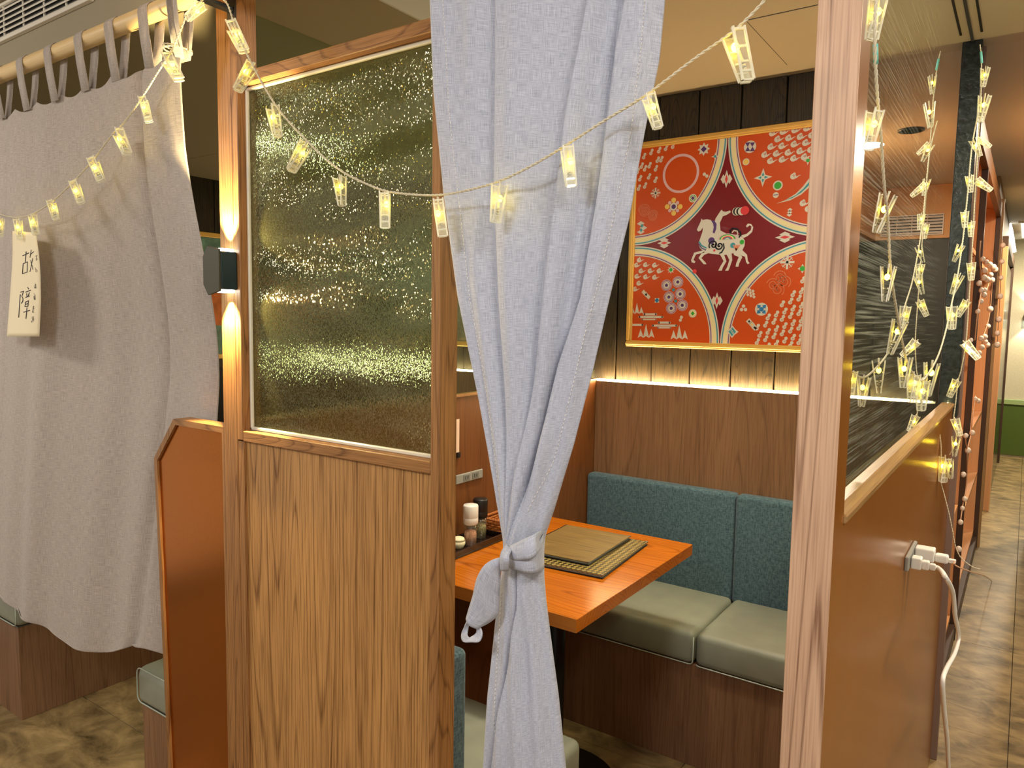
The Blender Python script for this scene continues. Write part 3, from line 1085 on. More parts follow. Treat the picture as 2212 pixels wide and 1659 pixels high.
# stitched hem lines (dashes of thread)
for pl, base in (([(958, 0), (975, 250), (995, 430), (1017, 640), (1057, 860), (1085, 1060)], 'l'),
                 ([(1405, 0), (1395, 120), (1372, 285), (1334, 480), (1292, 660), (1250, 830), (1205, 990), (1160, 1100)], 'r'),
                 ([(1098, 1270), (1085, 1420), (1078, 1650)], 'b')):
    bm = bmesh.new()
    y0, y1 = pl[0][1], pl[-1][1]
    n = int((y1 - y0) / 9)
    for k in range(n):
        pts = []
        for q in (0.1, 0.7):
            py = y0 + (k + q) * (y1 - y0) / n
            px = poly_x(pl, py)
            u = (px - poly_x(TL, py)) / (poly_x(TR, py) - poly_x(TL, py))
            p = ff(max(0.01, min(0.99, u)), (py + 60) / 1820)
            pts.append(p + Vector((0, -0.0006, 0)))
        bm_tube(bm, pts, 0.0005, 4)
    st = from_bm('stitching', bm, M['thread'], tc_)
    st['kind'] = 'stuff'


def ribbon(name, left, right, mat, parent, thick=0.002, sub=4, uvw=0.05, bow=0.0):
    """strip of cloth between two point rows"""
    L, R = catmull(left, sub), catmull(right, sub)
    bm = bmesh.new()
    uvl = bm.loops.layers.uv.new('UVMap')
    nx = 6
    rows = []
    acc = 0
    for k, (a, b) in enumerate(zip(L, R)):
        if k:
            acc += (L[k] - L[k - 1]).length
        row = []
        for i in range(nx + 1):
            t = i / nx
            p = a.lerp(b, t) + Vector((0, -bow * math.sin(PI * t), 0))
            row.append((bm.verts.new(p), t * uvw, acc))
        rows.append(row)
    for r0, r1 in zip(rows[:-1], rows[1:]):
        for i in range(nx):
            q = (r0[i], r0[i + 1], r1[i + 1], r1[i])
            f = bm.faces.new([v[0] for v in q])
            f.smooth = True
            for l, v in zip(f.loops, q):
                l[uvl].uv = (v[1], v[2])
    o = from_bm(name, bm, mat, parent)
    md = o.modifiers.new('thickness', 'SOLIDIFY')
    md.thickness = thick
    md.offset = 0
    return o


def pxy(x, y, dy):
    return at('y', -0.05 + dy, x, y)


# tie: lower wrap, upper diagonal wrap, knot, tail and end loop
ribbon('tie_band', [pxy(1088, 1186, -0.030), pxy(1105, 1190, -0.042), pxy(1130, 1192, -0.048), pxy(1155, 1183, -0.042), pxy(1171, 1160, -0.022), pxy(1174, 1150, 0.012)],
       [pxy(1090, 1224, -0.030), pxy(1106, 1227, -0.042), pxy(1130, 1236, -0.048), pxy(1155, 1238, -0.042), pxy(1172, 1231, -0.022), pxy(1175, 1222, 0.012)], M['linen'], tc_, bow=0.003)
ribbon('tie_band', [pxy(1092, 1184, -0.036), pxy(1115, 1173, -0.046), pxy(1140, 1161, -0.050), pxy(1160, 1151, -0.038), pxy(1173, 1143, 0.004)],
       [pxy(1096, 1208, -0.040), pxy(1120, 1210, -0.052), pxy(1145, 1206, -0.056), pxy(1163, 1192, -0.044), pxy(1174, 1166, 0.004)], M['linen'], tc_, bow=0.003)
ribbon('knot', [pxy(1096, 1176, -0.040), pxy(1086, 1190, -0.052), pxy(1082, 1206, -0.056), pxy(1082, 1230, -0.048)],
       [pxy(1108, 1186, -0.042), pxy(1100, 1200, -0.060), pxy(1100, 1212, -0.062), pxy(1099, 1231, -0.050)], M['linen'], tc_, thick=0.004, bow=0.004)
ribbon('tie_tail', [pxy(1084, 1203, -0.050), pxy(1062, 1210, -0.058), pxy(1044, 1224, -0.062), pxy(1030, 1250, -0.060), pxy(1022, 1285, -0.055), pxy(1012, 1318, -0.050), pxy(1007, 1337, -0.048)],
       [pxy(1083, 1227, -0.046), pxy(1081, 1240, -0.044), pxy(1080, 1262, -0.044), pxy(1078, 1295, -0.040), pxy(1076, 1326, -0.038), pxy(1058, 1344, -0.040), pxy(1030, 1358, -0.044)], M['linen'], tc_, bow=0.006)
# end loop of the tail
lo = [(1010, 1340), (1000, 1360), (997, 1376), (1002, 1387), (1018, 1387), (1034, 1386), (1041, 1374), (1040, 1360), (1034, 1352)]
li = [(1016, 1343), (1011, 1359), (1009, 1371), (1013, 1377), (1020, 1375), (1026, 1371), (1030, 1366), (1030, 1360), (1027, 1354)]
ribbon('tail_loop', [pxy(a, b, -0.048 + 0.01 * math.sin(k)) for k, (a, b) in enumerate(lo)], [pxy(a, b, -0.042 + 0.006 * math.cos(k)) for k, (a, b) in enumerate(li)], M['linen'], tc_)

# ================================================================== BENCHES
def cushion(name, lo, hi, mat, parent, r=0.018):
    o = box(name, lo, hi, mat, parent, r, 4, True)
    return o


def loop_rect(x0, x1, z0, z1, y, r=0.02):
    pts = []
    for cx_, cz_, a0 in ((x1 - r, z1 - r, 0), (x0 + r, z1 - r, PI / 2), (x0 + r, z0 + r, PI), (x1 - r, z0 + r, 1.5 * PI)):
        for k in range(5):
            a = a0 + PI / 2 * k / 4
            pts.append(Vector((cx_ + r * math.cos(a), y, cz_ + r * math.sin(a))))
    pts.append(pts[0])
    return pts


b1 = empty('booth_bench', (-0.67, 1.55, 0), 'walnut bench with teal backrest under the orange framed picture', 'bench')
box('base', (XL + 0.002, 1.335, 0.0), (-0.046, 1.779, 0.354), M['walnut'], b1, 0.001)
for xa, xb_ in ((XL + 0.003, -0.661), (-0.657, -0.046)):
    c = cushion('seat_cushion', (xa, 1.322, 0.356), (xb_, 1.722, 0.468), M['leather'], b1, 0.022)
    tube('piping', loop_rect(xa + 0.002, xb_ - 0.002, 0.3575, 0.466, 1.324, 0.014)[12:] + loop_rect(xa + 0.002, xb_ - 0.002, 0.3575, 0.466, 1.324, 0.014)[:1], 0.0022, M['piping'], c, 6)
for xa, xb_ in ((XL + 0.002, -0.670), (-0.668, -0.046)):
    cushion('backrest', (xa, 1.716, 0.44), (xb_, 1.7785, 0.858), M['teal'], b1, 0.016)

b2 = empty('booth_bench', (-0.97, 0.3, 0), 'teal-backed bench half hidden behind the oak partition', 'bench')
box('base', (XL + 0.002, 0.052, 0.0), (-0.685, 0.545, 0.354), M['walnut'], b2, 0.001)
c = cushion('seat_cushion', (XL + 0.003, 0.112, 0.356), (-0.655, 0.565, 0.468), M['leather'], b2, 0.022)
tube('piping', [(XL + 0.01, 0.562, 0.359), (-0.665, 0.562, 0.359), (-0.657, 0.556, 0.362), (-0.657, 0.12, 0.362)], 0.0022, M['piping'], c, 6)
cushion('backrest', (XL + 0.003, 0.052, 0.44), (-0.660, 0.110, 0.868), M['teal'], b2, 0.014)

b3 = empty('booth_bench', (-1.6, 0.9, 0), 'grey-cushioned bench end showing beside the waist-high bronze screen', 'bench')
xbb = at('y', 0.125, 310, 1580).x
box('base', (xbb, 0.125, 0.0), (-1.327, 1.776, 0.352), M['walnut'], b3, 0.001)
box('edge_strip', (xbb - 0.002, 0.1235, 0.352), (-1.327, 1.776, 0.356), M['steel'], b3, 0)
c = cushion('seat_cushion', (xbb - 0.010, 0.112, 0.357), (-1.328, 1.774, 0.468), M['leather'], b3, 0.024)
tube('piping', loop_rect(xbb - 0.006, -1.34, 0.362, 0.466, 0.114, 0.02), 0.002, M['piping'], c, 6)
b4 = empty('booth_bench', (-3.0, 0.9, 0), 'grey-cushioned bench end below the closed curtain at the far left', 'bench')
box('base', (-3.28, 0.135, 0.0), (-2.752, 1.776, 0.352), M['walnut'], b4, 0.001)
box('edge_strip', (-3.28, 0.1335, 0.352), (-2.750, 1.776, 0.356), M['steel'], b4, 0)
c = cushion('seat_cushion', (-3.28, 0.122, 0.357), (-2.735, 1.774, 0.468), M['leather'], b4, 0.024)
tube('piping', loop_rect(-3.27, -2.739, 0.362, 0.466, 0.124, 0.02), 0.002, M['piping'], c, 6)

# ================================================================== TABLE AND WHAT STANDS ON IT
ZT = 0.77
pa, pb = at('z', ZT, 1245, 1338), at('z', ZT, 1497, 1176)
TX = (pa.x + pb.x) / 2
TY0, TY1 = pa.y, pb.y
tb = empty('dining_table', ((XL + TX) / 2, (TY0 + TY1) / 2, 0), 'glossy orange-brown wooden table fixed to the booth side wall', 'table')
box('tabletop', (XL + 0.001, TY0 + 0.0015, ZT - 0.036), (TX, TY1, ZT), M['table'], tb, 0.0012)
box('edge_band', (XL + 0.001, TY0, ZT - 0.0352), (TX - 0.0015, TY0 + 0.0014, ZT - 0.0008), M['table_edge'], tb, 0)
bcx, bcy = -0.99, 0.975
lathe('pedestal', (bcx, bcy, 0.016), [(0.034, 0.0), (0.034, ZT - 0.037 - 0.016)], M['blackmetal'], tb, 20)
lathe('base_plate', (bcx, bcy, 0.0), [(0.215, 0.0), (0.217, 0.004), (0.213, 0.010), (0.06, 0.016)], M['black'], tb, 48)


def brocade():
    m, nt, b = newmat('gold_brocade')
    tc = N(nt, 'ShaderNodeTexCoord')
    mp = N(nt, 'ShaderNodeMapping')
    mp.inputs['Rotation'].default_value = (0, 0, math.radians(45))
    mp.inputs['Scale'].default_value = (88, 88, 88)
    nt.links.new(tc.outputs['Object'], mp.inputs['Vector'])
    ck = N(nt, 'ShaderNodeTexChecker', Scale=1.0)
    ck.inputs['Color1'].default_value = rgb(176, 154, 84)
    ck.inputs['Color2'].default_value = rgb(30, 24, 12)
    nt.links.new(mp.outputs[0], ck.inputs['Vector'])
    wv = N(nt, 'ShaderNodeTexWave', Scale=90.0)
    nt.links.new(tc.outputs['Object'], wv.inputs['Vector'])
    mx = N(nt, 'ShaderNodeMix', data_type='RGBA')
    mx.inputs[7].default_value = rgb(90, 74, 36)
    mm = N(nt, 'ShaderNodeMath', operation='MULTIPLY')
    mm.inputs[1].default_value = 0.55
    nt.links.new(wv.outputs['Fac'], mm.inputs[0])
    nt.links.new(mm.outputs[0], mx.inputs[0])
    nt.links.new(ck.outputs['Color'], mx.inputs[6])
    nt.links.new(mx.outputs[2], b.inputs['Base Color'])
    b.inputs['Roughness'].default_value = 0.4
    return m


def brushed():
    return wood('bronze_leatherette', rgb(150, 124, 74), rgb(84, 64, 34), axis='x', dens=3, xs=60, line=0.3, fibre=0.9, rough=0.35, bump=0.3, wob=3)


def menu(name, near, ang, lx, ly, z, th, mat, label):
    """closed folder: two covers, pages, metal corners; near = near right corner"""
    d = Vector((-math.sin(ang), math.cos(ang), 0))
    e = Vector((-math.cos(ang), -math.sin(ang), 0))
    c = near + d * (ly / 2) + e * (lx / 2)
    t = empty(name, (c.x, c.y, z), label, 'menu', None)
    t.rotation_euler = (0, 0, ang)

    def part_box(n, lo, hi, mt, bev):
        bm = bmesh.new()
        bm_box(bm, lo, hi, bev)
        me = bpy.data.meshes.new(n)
        bm.to_mesh(me)
        bm.free()
        o = bpy.data.objects.new(n, me)
        me.materials.append(mt)
        o.parent = t
        COL.objects.link(o)
        return o
    X, Y = lx / 2, ly / 2
    part_box('back_cover', (-X, -Y, 0.0), (X, Y, 0.003), M['black'], 0.001)
    part_box('pages', (-X + 0.006, -Y + 0.004, 0.003), (X - 0.004, Y - 0.004, th - 0.003), plain(name + '_pages', rgb(150, 160, 160), rough=0.3), 0.0)
    part_box('front_cover', (-X, -Y, th - 0.003), (X, Y, th), mat, 0.001)
    part_box('spine', (-X - 0.002, -Y, 0.0), (-X + 0.004, Y, th), M['black'], 0.001)
    for sx, sy in ((1, -1), (1, 1)):
        part_box('corner_cap', (sx * X - sx * 0.007, sy * Y - sy * 0.007, th - 0.0035), (sx * X + sx * 0.0008, sy * Y + sy * 0.0008, th + 0.0008), M['steel'], 0.0005)
    return t


n1 = at('z', ZT + 0.012, 1302, 1243)
menu('menu_book', n1, math.radians(5), 0.27, 0.375, ZT + 0.0002, 0.012, brocade(), 'gold and black patterned menu lying under the brown one')
n2 = at('z', ZT + 0.026, 1272, 1214)
menu('menu_book', n2, math.radians(3.5), 0.235, 0.315, ZT + 0.0134, 0.012, brushed(), 'plain bronze-brown menu lying on top of the patterned one')

# condiment tray
tx0, tx1, ty0, ty1 = XL + 0.004, at('z', ZT + 0.024, 1040, 1171).x, 0.64, at('z', ZT + 0.024, 1084, 1150).y
ct = empty('condiment_tray', ((tx0 + tx1) / 2, (ty0 + ty1) / 2, ZT), 'black lacquer tray against the booth side wall holding spice grinders', 'tray')
box('tray_bottom', (tx0, ty0, ZT + 0.0003), (tx1, ty1, ZT + 0.005), M['lacquer'], ct)
for lo_, hi_ in (((tx0, ty0, ZT + 0.005), (tx1, ty0 + 0.005, ZT + 0.024)), ((tx0, ty1 - 0.005, ZT + 0.005), (tx1, ty1, ZT + 0.024)),
                 ((tx0, ty0, ZT + 0.005), (tx0 + 0.005, ty1, ZT + 0.024)), ((tx1 - 0.005, ty0, ZT + 0.005), (tx1, ty1, ZT + 0.024))):
    box('rim', lo_, hi_, M['lacquer'], ct)


def grinder(px, py, capmat, fill, label, dz=0.0):
    p = at('z', ZT + 0.0055, px, py)
    t = empty('spice_grinder', (p.x, p.y, ZT + 0.0053), label, 'grinder')
    b = (p.x, p.y, ZT + 0.0055)
    r = 0.0215
    lathe('jar', b, [(r, 0.0), (r, 0.055), (r * 0.86, 0.068)], M['shaker'], t, 24)
    lathe('contents', b, [(r * 0.93, 0.002), (r * 0.94, 0.036), (r * 0.80, 0.044), (r * 0.3, 0.048)], fill, t, 20)
    lathe('cap', b, [(r * 0.95, 0.066), (r * 1.12, 0.070), (r * 1.14, 0.088), (r * 1.12, 0.089), (r * 1.14, 0.090), (r * 1.14, 0.126), (r * 1.05, 0.130), (r * 0.2, 0.131)], capmat, t, 28)


grinder(1016, 1176, M['white'], M['salt'], 'white-capped grinder filled with pink salt')
grinder(1037, 1160, M['black'], M['pepper'], 'black-capped pepper grinder behind the pink salt')
p = at('z', ZT + 0.0055, 990, 1183)
cj = empty('sauce_pot', (p.x, p.y, ZT + 0.0053), 'small cream lidded pot peeking out beside the oak partition', 'pot')
lathe('pot_body', (p.x, p.y, ZT + 0.0055), [(0.016, 0.0), (0.022, 0.012), (0.022, 0.024)], M['cream'], cj, 20)
lathe('pot_lid', (p.x, p.y, ZT + 0.0295), [(0.0225, 0.0), (0.018, 0.008), (0.006, 0.012)], M['cream'], cj, 20)

# wicker basket: woven courses plus a rope rim
bk = empty('wicker_basket', (-1.245, 1.14, ZT), 'low woven brown basket behind the tied curtain on the table', 'basket')
bx0, bx1, by0, by1 = XL + 0.006, -1.205, ty1 + 0.012, min(TY1 - 0.01, ty1 + 0.26)
for k in range(6):
    z = ZT + 0.004 + k * 0.008
    pts = []
    e = 0.0016 * (1 if k % 2 else -1)
    rect = [(bx0, by0), (bx1, by0), (bx1, by1), (bx0, by1), (bx0, by0)]
    for (xa, ya), (xb2, yb2) in zip(rect[:-1], rect[1:]):
        n = max(3, int(math.hypot(xb2 - xa, yb2 - ya) / 0.012))
        for q in range(n):
            s = 1 if q % 2 else -1
            nx_, ny_ = (yb2 - ya), -(xb2 - xa)
            L = math.hypot(nx_, ny_)
            pts.append(Vector((lerp(xa, xb2, q / n) + nx_ / L * e * s, lerp(ya, yb2, q / n) + ny_ / L * e * s, z)))
    pts.append(pts[0])
    tube('woven_course', pts, 0.0042, M['wicker'], bk, 5)
for s in (0.0, PI):
    pts = []
    rect = [(bx0, by0), (bx1, by0), (bx1, by1), (bx0, by1), (bx0, by0)]
    tot = 0
    for (xa, ya), (xb2, yb2) in zip(rect[:-1], rect[1:]):
        n = int(math.hypot(xb2 - xa, yb2 - ya) / 0.003)
        for q in range(n):
            tot += 0.003
            pts.append(Vector((lerp(xa, xb2, q / n) + 0.002 * math.cos(tot * 500 + s), lerp(ya, yb2, q / n) + 0.002 * math.cos(tot * 500 + s), ZT + 0.055 + 0.003 * math.sin(tot * 500 + s))))
    pts.append(pts[0])
    tube('rope_rim', pts, 0.0032, M['wicker'], bk, 5)
box('basket_bottom', (bx0, by0, ZT + 0.0005), (bx1, by1, ZT + 0.004), M['wicker'], bk)

# double wall outlet on the booth side wall
p0 = at('x', XL, 1040, 1012)
q0 = at('x', XL, 1040, 1031)
ow = empty('wall_outlet', (XL + 0.004, p0.y - 0.075, (p0.z + q0.z) / 2), 'grey double wall outlet on the booth side wall above the table', 'outlet')
zt_, zb_ = p0.z, q0.z
box('cover_plate', (XL + 0.0002, p0.y - 0.14, zb_), (XL + 0.007, p0.y, zt_), M['outlet'], ow, 0.002)
for k in (0, 1):
    yy = p0.y - 0.042 - k * 0.048
    s = box('socket', (XL + 0.0068, yy - 0.017, zb_ + 0.005), (XL + 0.0085, yy + 0.017, zt_ - 0.005), plain('socket_face', rgb(120, 122, 116), rough=0.4), ow, 0.001)
    for dy in (-0.006, 0.006):
        box('slot', (XL + 0.0084, yy + dy - 0.0012, zb_ + 0.010), (XL + 0.0090, yy + dy + 0.0012, zt_ - 0.010), M['black'], s, 0)

pt = at('x', XL + 0.004, 991, 985)
hc = empty('hanging_card', (XL + 0.004, pt.y - 0.01, pt.z), 'slim pale card on a black clip hanging on the booth side wall', 'card')
box('card', (XL + 0.002, pt.y - 0.03, pt.z + 0.012), (XL + 0.004, pt.y + 0.002, pt.z + 0.12), plain('pale_card', rgb(236, 206, 180), rough=0.6), hc, 0)
box('clip', (XL + 0.0005, pt.y - 0.012, pt.z - 0.004), (XL + 0.010, pt.y + 0.003, pt.z + 0.013), M['black'], hc, 0.001)

# ================================================================== FRAMED PICTURE
YA = 1.797
A0 = at('y', YA, 1351, 747.6)
A1 = at('y', YA, 1386, 307)
fx0, fz0, fz1 = A0.x, A0.z, (A1.z + at('y', YA, 1752, 258).z) / 2
fcx = at('y', YA, 1561, 520).x
fx1 = fcx + (fcx - fx0)
pic = empty('framed_picture', (fcx, YA, fz0), 'orange and maroon framed print with two white horses on the plank wall', 'picture')
fw = 0.024
for lo_, hi_ in (((fx0, fz0), (fx1, fz0 + fw)), ((fx0, fz1 - fw), (fx1, fz1)), ((fx0, fz0 + fw), (fx0 + fw, fz1 - fw)), ((fx1 - fw, fz0 + fw), (fx1, fz1 - fw))):
    bm = bmesh.new()
    bm_box(bm, (lo_[0], YA, lo_[1]), (hi_[0], YA + 0.022, hi_[1]), 0.003)
    h = 0.3
    bm_box(bm, (lerp(lo_[0], hi_[0], 0.0) if hi_[0] - lo_[0] > 0.1 else lerp(lo_[0], hi_[0], h), YA - 0.004, lo_[1] if hi_[1] - lo_[1] > 0.1 else lerp(lo_[1], hi_[1], h)),
           (hi_[0] if hi_[0] - lo_[0] > 0.1 else lerp(lo_[0], hi_[0], 1 - h), YA + 0.01, hi_[1] if hi_[1] - lo_[1] > 0.1 else lerp(lo_[1], hi_[1], 1 - h)), 0.002)
    from_bm('frame_side', bm, M['gold'], pic)

YP = YA + 0.012               # print plane
px0, px1, pz0, pz1 = fx0 + fw, fx1 - fw, fz0 + fw, fz1 - fw
pcx, pcz = (px0 + px1) / 2, (pz0 + pz1) / 2
PHX, PHZ = (px1 - px0) / 2, (pz1 - pz0) / 2
PAL = dict(orange=rgb(216, 80, 20), deep=rgb(186, 54, 16), maroon=rgb(128, 10, 24), white=rgb(226, 216, 202), cream=rgb(246, 228, 172), teal=rgb(62, 156, 172),
           purple=rgb(92, 56, 120), pink=rgb(232, 190, 196), green=rgb(60, 176, 64), yellow=rgb(248, 206, 104), red=rgb(232, 66, 70), black=rgb(24, 20, 26), salmon=rgb(234, 140, 104), blue=rgb(50, 130, 190))
pbm = bmesh.new()
pcl = pbm.loops.layers.float_color.new('print')


def pf(pts, col, layer):
    """flat printed shape in the print plane; points (x, z) clipped to the sheet"""
    pts = clip_rect(pts)
    if len(pts) < 3:
        return
    vs = [pbm.verts.new((a, YP - 0.00018 * layer, b)) for a, b in pts]
    try:
        f = pbm.faces.new(vs)
    except ValueError:
        return
    for l in f.loops:
        l[pcl] = PAL[col]


def clip_rect(pts):
    for axis, lim, sgn in ((0, px0, 1), (0, px1, -1), (1, pz0, 1), (1, pz1, -1)):
        out = []
        for i in range(len(pts)):
            a, b = pts[i], pts[(i + 1) % len(pts)]
            ia, ib_ = sgn * (a[axis] - lim) >= 0, sgn * (b[axis] - lim) >= 0
            if ia:
                out.append(a)
            if ia != ib_:
                t = (lim - a[axis]) / (b[axis] - a[axis])
                out.append((lerp(a[0], b[0], t), lerp(a[1], b[1], t)))
        pts = out
        if len(pts) < 3:
            return []
    return pts


def circ(cx_, cz_, r, col, layer, n=24, rz=None):
    pf([(cx_ + r * math.cos(2 * PI * k / n), cz_ + (rz or r) * math.sin(2 * PI * k / n)) for k in range(n)], col, layer)


def C8(x, y):
    """a detail measured in the close-up of the picture -> sheet coordinates"""
    p = at('y', YP, 1300 + x * 0.39185, 150 + y * 0.39185)
    return (p.x, p.z)


U8 = abs(C8(700, 900)[0] - C8(600, 900)[0]) / 100.0     # metres per close-up unit


def strip2(pts, wd, col, layer):
    for k in range(len(pts) - 1):
        (ax, az), (bx_, bz) = pts[k], pts[k + 1]
        dx, dz = bx_ - ax, bz - az
        L = math.hypot(dx, dz) or 1
        nx_, nz_ = -dz / L * wd / 2, dx / L * wd / 2
        ex, ez = dx / L * wd * 0.15, dz / L * wd * 0.15
        pf([(ax + nx_ - ex, az + nz_ - ez), (ax - nx_ - ex, az - nz_ - ez), (bx_ - nx_ + ex, bz - nz_ + ez), (bx_ + nx_ + ex, bz + nz_ + ez)], col, layer)


# ground and corner quarter discs with rainbow bands
pf([(px0, pz0), (px1, pz0), (px1, pz1), (px0, pz1)], 'maroon', 0)
for sx in (-1, 1):
    for sz in (-1, 1):
        ccx, ccz = pcx + sx * PHX, pcz + sz * PHZ
        for k, (f_, c_) in enumerate(((0.995, 'white'), (0.982, 'teal'), (0.970, 'white'), (0.962, 'cream'), (0.920, 'pink'), (0.912, 'purple'), (0.904, 'white'), (0.893, 'orange'))):
            n = 48
            pts = [(ccx, ccz)]
            for q in range(n + 1):
                a = PI / 2 * q / n
                pts.append((ccx - sx * PHX * f_ * math.cos(a), ccz - sz * PHZ * f_ * math.sin(a)))
            pf(pts, c_, 1 + k)
LY = 10


def curl(x, y, r, style):
    cx_, cz_ = C8(x, y)
    R = r * U8
    if style == 'comma':      # disc with a curling head and a tail to the right
        circ(cx_, cz_, R, 'white', LY, 18)
        pts = [(cx_ + R * 0.2, cz_ + R * 0.45), (cx_ + R * 1.1, cz_ - R * 0.1), (cx_ + R * 1.9, cz_ + R * 0.25), (cx_ + R * 2.6, cz_ + R * 0.22), (cx_ + R * 1.9, cz_ + R * 0.0), (cx_ + R * 1.2, cz_ - R * 0.6), (cx_ + R * 0.4, cz_ - R * 0.9)]
        pf(pts, 'white', LY + 1)
        circ(cx_ + R * 0.3, cz_ + R * 0.75, R * 0.5, 'white', LY + 2, 12)
        sp_ = [(cx_ + R * 0.22 + R * (0.08 + 0.05 * k) * math.cos(k * 0.9), cz_ + R * 0.35 + R * (0.08 + 0.05 * k) * math.sin(k * 0.9)) for k in range(9)]
        strip2(sp_, R * 0.12, 'deep', LY + 3)
    else:                     # S-shaped double curl
        circ(cx_ - R * 0.25, cz_ - R * 0.55, R * 0.75, 'white', LY, 14)
        circ(cx_ + R * 0.30, cz_ + R * 0.65, R * 0.62, 'white', LY + 1, 14)
        pf([(cx_ - R * 0.35, cz_ + R * 0.25), (cx_ + R * 0.45, cz_ + R * 0.4), (cx_ + R * 0.4, cz_ - R * 0.4), (cx_ - R * 0.5, cz_ - R * 0.2)], 'white', LY + 2)
        sp_ = [(cx_ - R * 0.15 + R * (0.06 + 0.045 * k) * math.cos(k), cz_ - R * 0.5 + R * (0.06 + 0.045 * k) * math.sin(k)) for k in range(8)]
        strip2(sp_, R * 0.11, 'salmon', LY + 3)


def ring(x, y, r0, r1, c0, c1, layer=LY):
    cx_, cz_ = C8(x, y)
    circ(cx_, cz_, r0 * U8, c0, layer, 40)
    circ(cx_, cz_, r1 * U8, c1, layer + 1, 40)


def star(x, y, r, n, inner, col, layer=LY, rot=0.0):
    cx_, cz_ = C8(x, y)
    pts = []
    for k in range(2 * n):
        rr = (r if k % 2 == 0 else r * inner) * U8
        a = PI / 2 + rot + PI * k / n
        pts.append((cx_ + rr * math.cos(a), cz_ + rr * math.sin(a)))
    pf(pts, col, layer)


def diamond(x, y, w_, h_, col, layer=LY):
    cx_, cz_ = C8(x, y)
    pf([(cx_ - w_ * U8, cz_), (cx_, cz_ - h_ * U8), (cx_ + w_ * U8, cz_), (cx_, cz_ + h_ * U8)], col, layer)


def dot(x, y, r, col, layer=LY):
    cx_, cz_ = C8(x, y)
    circ(cx_, cz_, r * U8, col, layer, 20)


def spiral(x, y, r, turns, wd, col, layer=LY, sgn=1, ph=0.0):
    cx_, cz_ = C8(x, y)
    n = int(turns * 16)
    pts = [(cx_ + r * U8 * k / n * math.cos(sgn * 2 * PI * turns * k / n + ph), cz_ + r * U8 * k / n * math.sin(sgn * 2 * PI * turns * k / n + ph)) for k in range(n + 1)]
    strip2(pts, wd * U8, col, layer)


def cross(x, y, r, col, mid):
    cx_, cz_ = C8(x, y)
    R = r * U8
    for a in (0, PI / 2):
        c_, s_ = math.cos(a), math.sin(a)
        strip2([(cx_ - R * c_, cz_ - R * s_), (cx_ + R * c_, cz_ + R * s_)], R * 0.34, col, LY)
    for k in range(4):
        a = PI / 4 + PI / 2 * k
        strip2([(cx_ + R * 0.35 * math.cos(a), cz_ + R * 0.35 * math.sin(a)), (cx_ + R * 0.95 * math.cos(a), cz_ + R * 0.95 * math.sin(a))], R * 0.16, col, LY)
        for s in (-1, 1):
            q = a + s * 0.28
            circ(cx_ + R * 0.85 * math.cos(q), cz_ + R * 0.85 * math.sin(q), R * 0.08, col, LY, 6)
    circ(cx_, cz_, R * 0.2, mid, LY + 1, 10)


# upper left
for x_, y_ in ((235, 478), (275, 455), (318, 445), (356, 432), (395, 420), (265, 528), (310, 498), (240, 545), (330, 495), (213, 600), (300, 545), (262, 590), (298, 608), (240, 640), (206, 652), (222, 530), (200, 560)):
    curl(x_, y_, 14, 's')
ring(436, 574, 106, 92, 'pink', 'orange')
star(563, 440, 36, 8, 0.62, 'white'); star(563, 440, 17, 4, 0.7, 'purple', LY + 1)
star(626, 480, 22, 4, 0.35, 'white'); dot(626, 480, 7, 'teal', LY + 1)
dot(566, 578, 9, 'white'); dot(580, 588, 9, 'white')
for a in range(4):
    dot(397 + 36 * math.cos(a * PI / 2), 757 + 36 * math.sin(a * PI / 2), 14, 'yellow')
    dot(397 + 30 * math.cos(a * PI / 2 + PI / 4), 757 + 30 * math.sin(a * PI / 2 + PI / 4), 10, 'pink')
dot(397, 757, 22, 'white', LY + 1); dot(397, 757, 13, 'purple', LY + 2)
dot(503, 710, 23, 'white'); dot(503, 710, 17, 'green', LY + 1); diamond(503, 710, 17, 17, 'white', LY + 2); diamond(503, 710, 11, 11, 'purple', LY + 3)
cross(297, 682, 28, 'white', 'black')
spiral(235, 778, 38, 4.5, 3, 'salmon'); spiral(283, 806, 32, 4, 3, 'salmon', LY, -1)
for dx, dy in ((-6, -22), (8, 2), (-6, 24)):
    diamond(222 + dx, 872 + dy, 24, 14, 'white')
diamond(222, 862, 9, 12, 'teal', LY + 1); diamond(218, 886, 9, 12, 'teal', LY + 1)
# upper right
dot(818, 427, 32, 'white')
for s in (-1, 1):
    star(818 + s * 0, 427, 0, 3, 1, 'white')
    for q in (-1, 1):
        cx_, cz_ = C8(818 + s * 13, 427 + q * 12)
        pf([(cx_ - 13 * U8, cz_ - q * 11 * U8), (cx_ + 13 * U8, cz_ - q * 11 * U8), (cx_, cz_ + q * 12 * U8)], 'purple', LY + 1)
dot(796, 510, 18, 'white'); dot(796, 510, 14, 'yellow', LY + 1)
star(889, 596, 48, 4, 0.36, 'white'); star(889, 596, 27, 4, 0.4, 'teal', LY + 1); star(889, 596, 20, 4, 0.35, 'white', LY + 2, PI / 4)
dot(971, 640, 25, 'white'); dot(971, 640, 18, 'green', LY + 1)
dot(960, 693, 15, 'white'); strip2([C8(948, 694), C8(972, 690)], 4 * U8, 'purple', LY + 1)
pf([C8(*q) for q in ((962, 740), (1010, 722), (1070, 685), (1110, 645), (1150, 592), (1190, 540), (1190, 600), (1150, 645), (1100, 690), (1040, 722))], 'white', LY)
pf([C8(*q) for q in ((1010, 722), (1070, 694), (1110, 660), (1150, 612), (1190, 562), (1190, 585), (1150, 632), (1100, 680), (1050, 710))], 'teal', LY + 1)
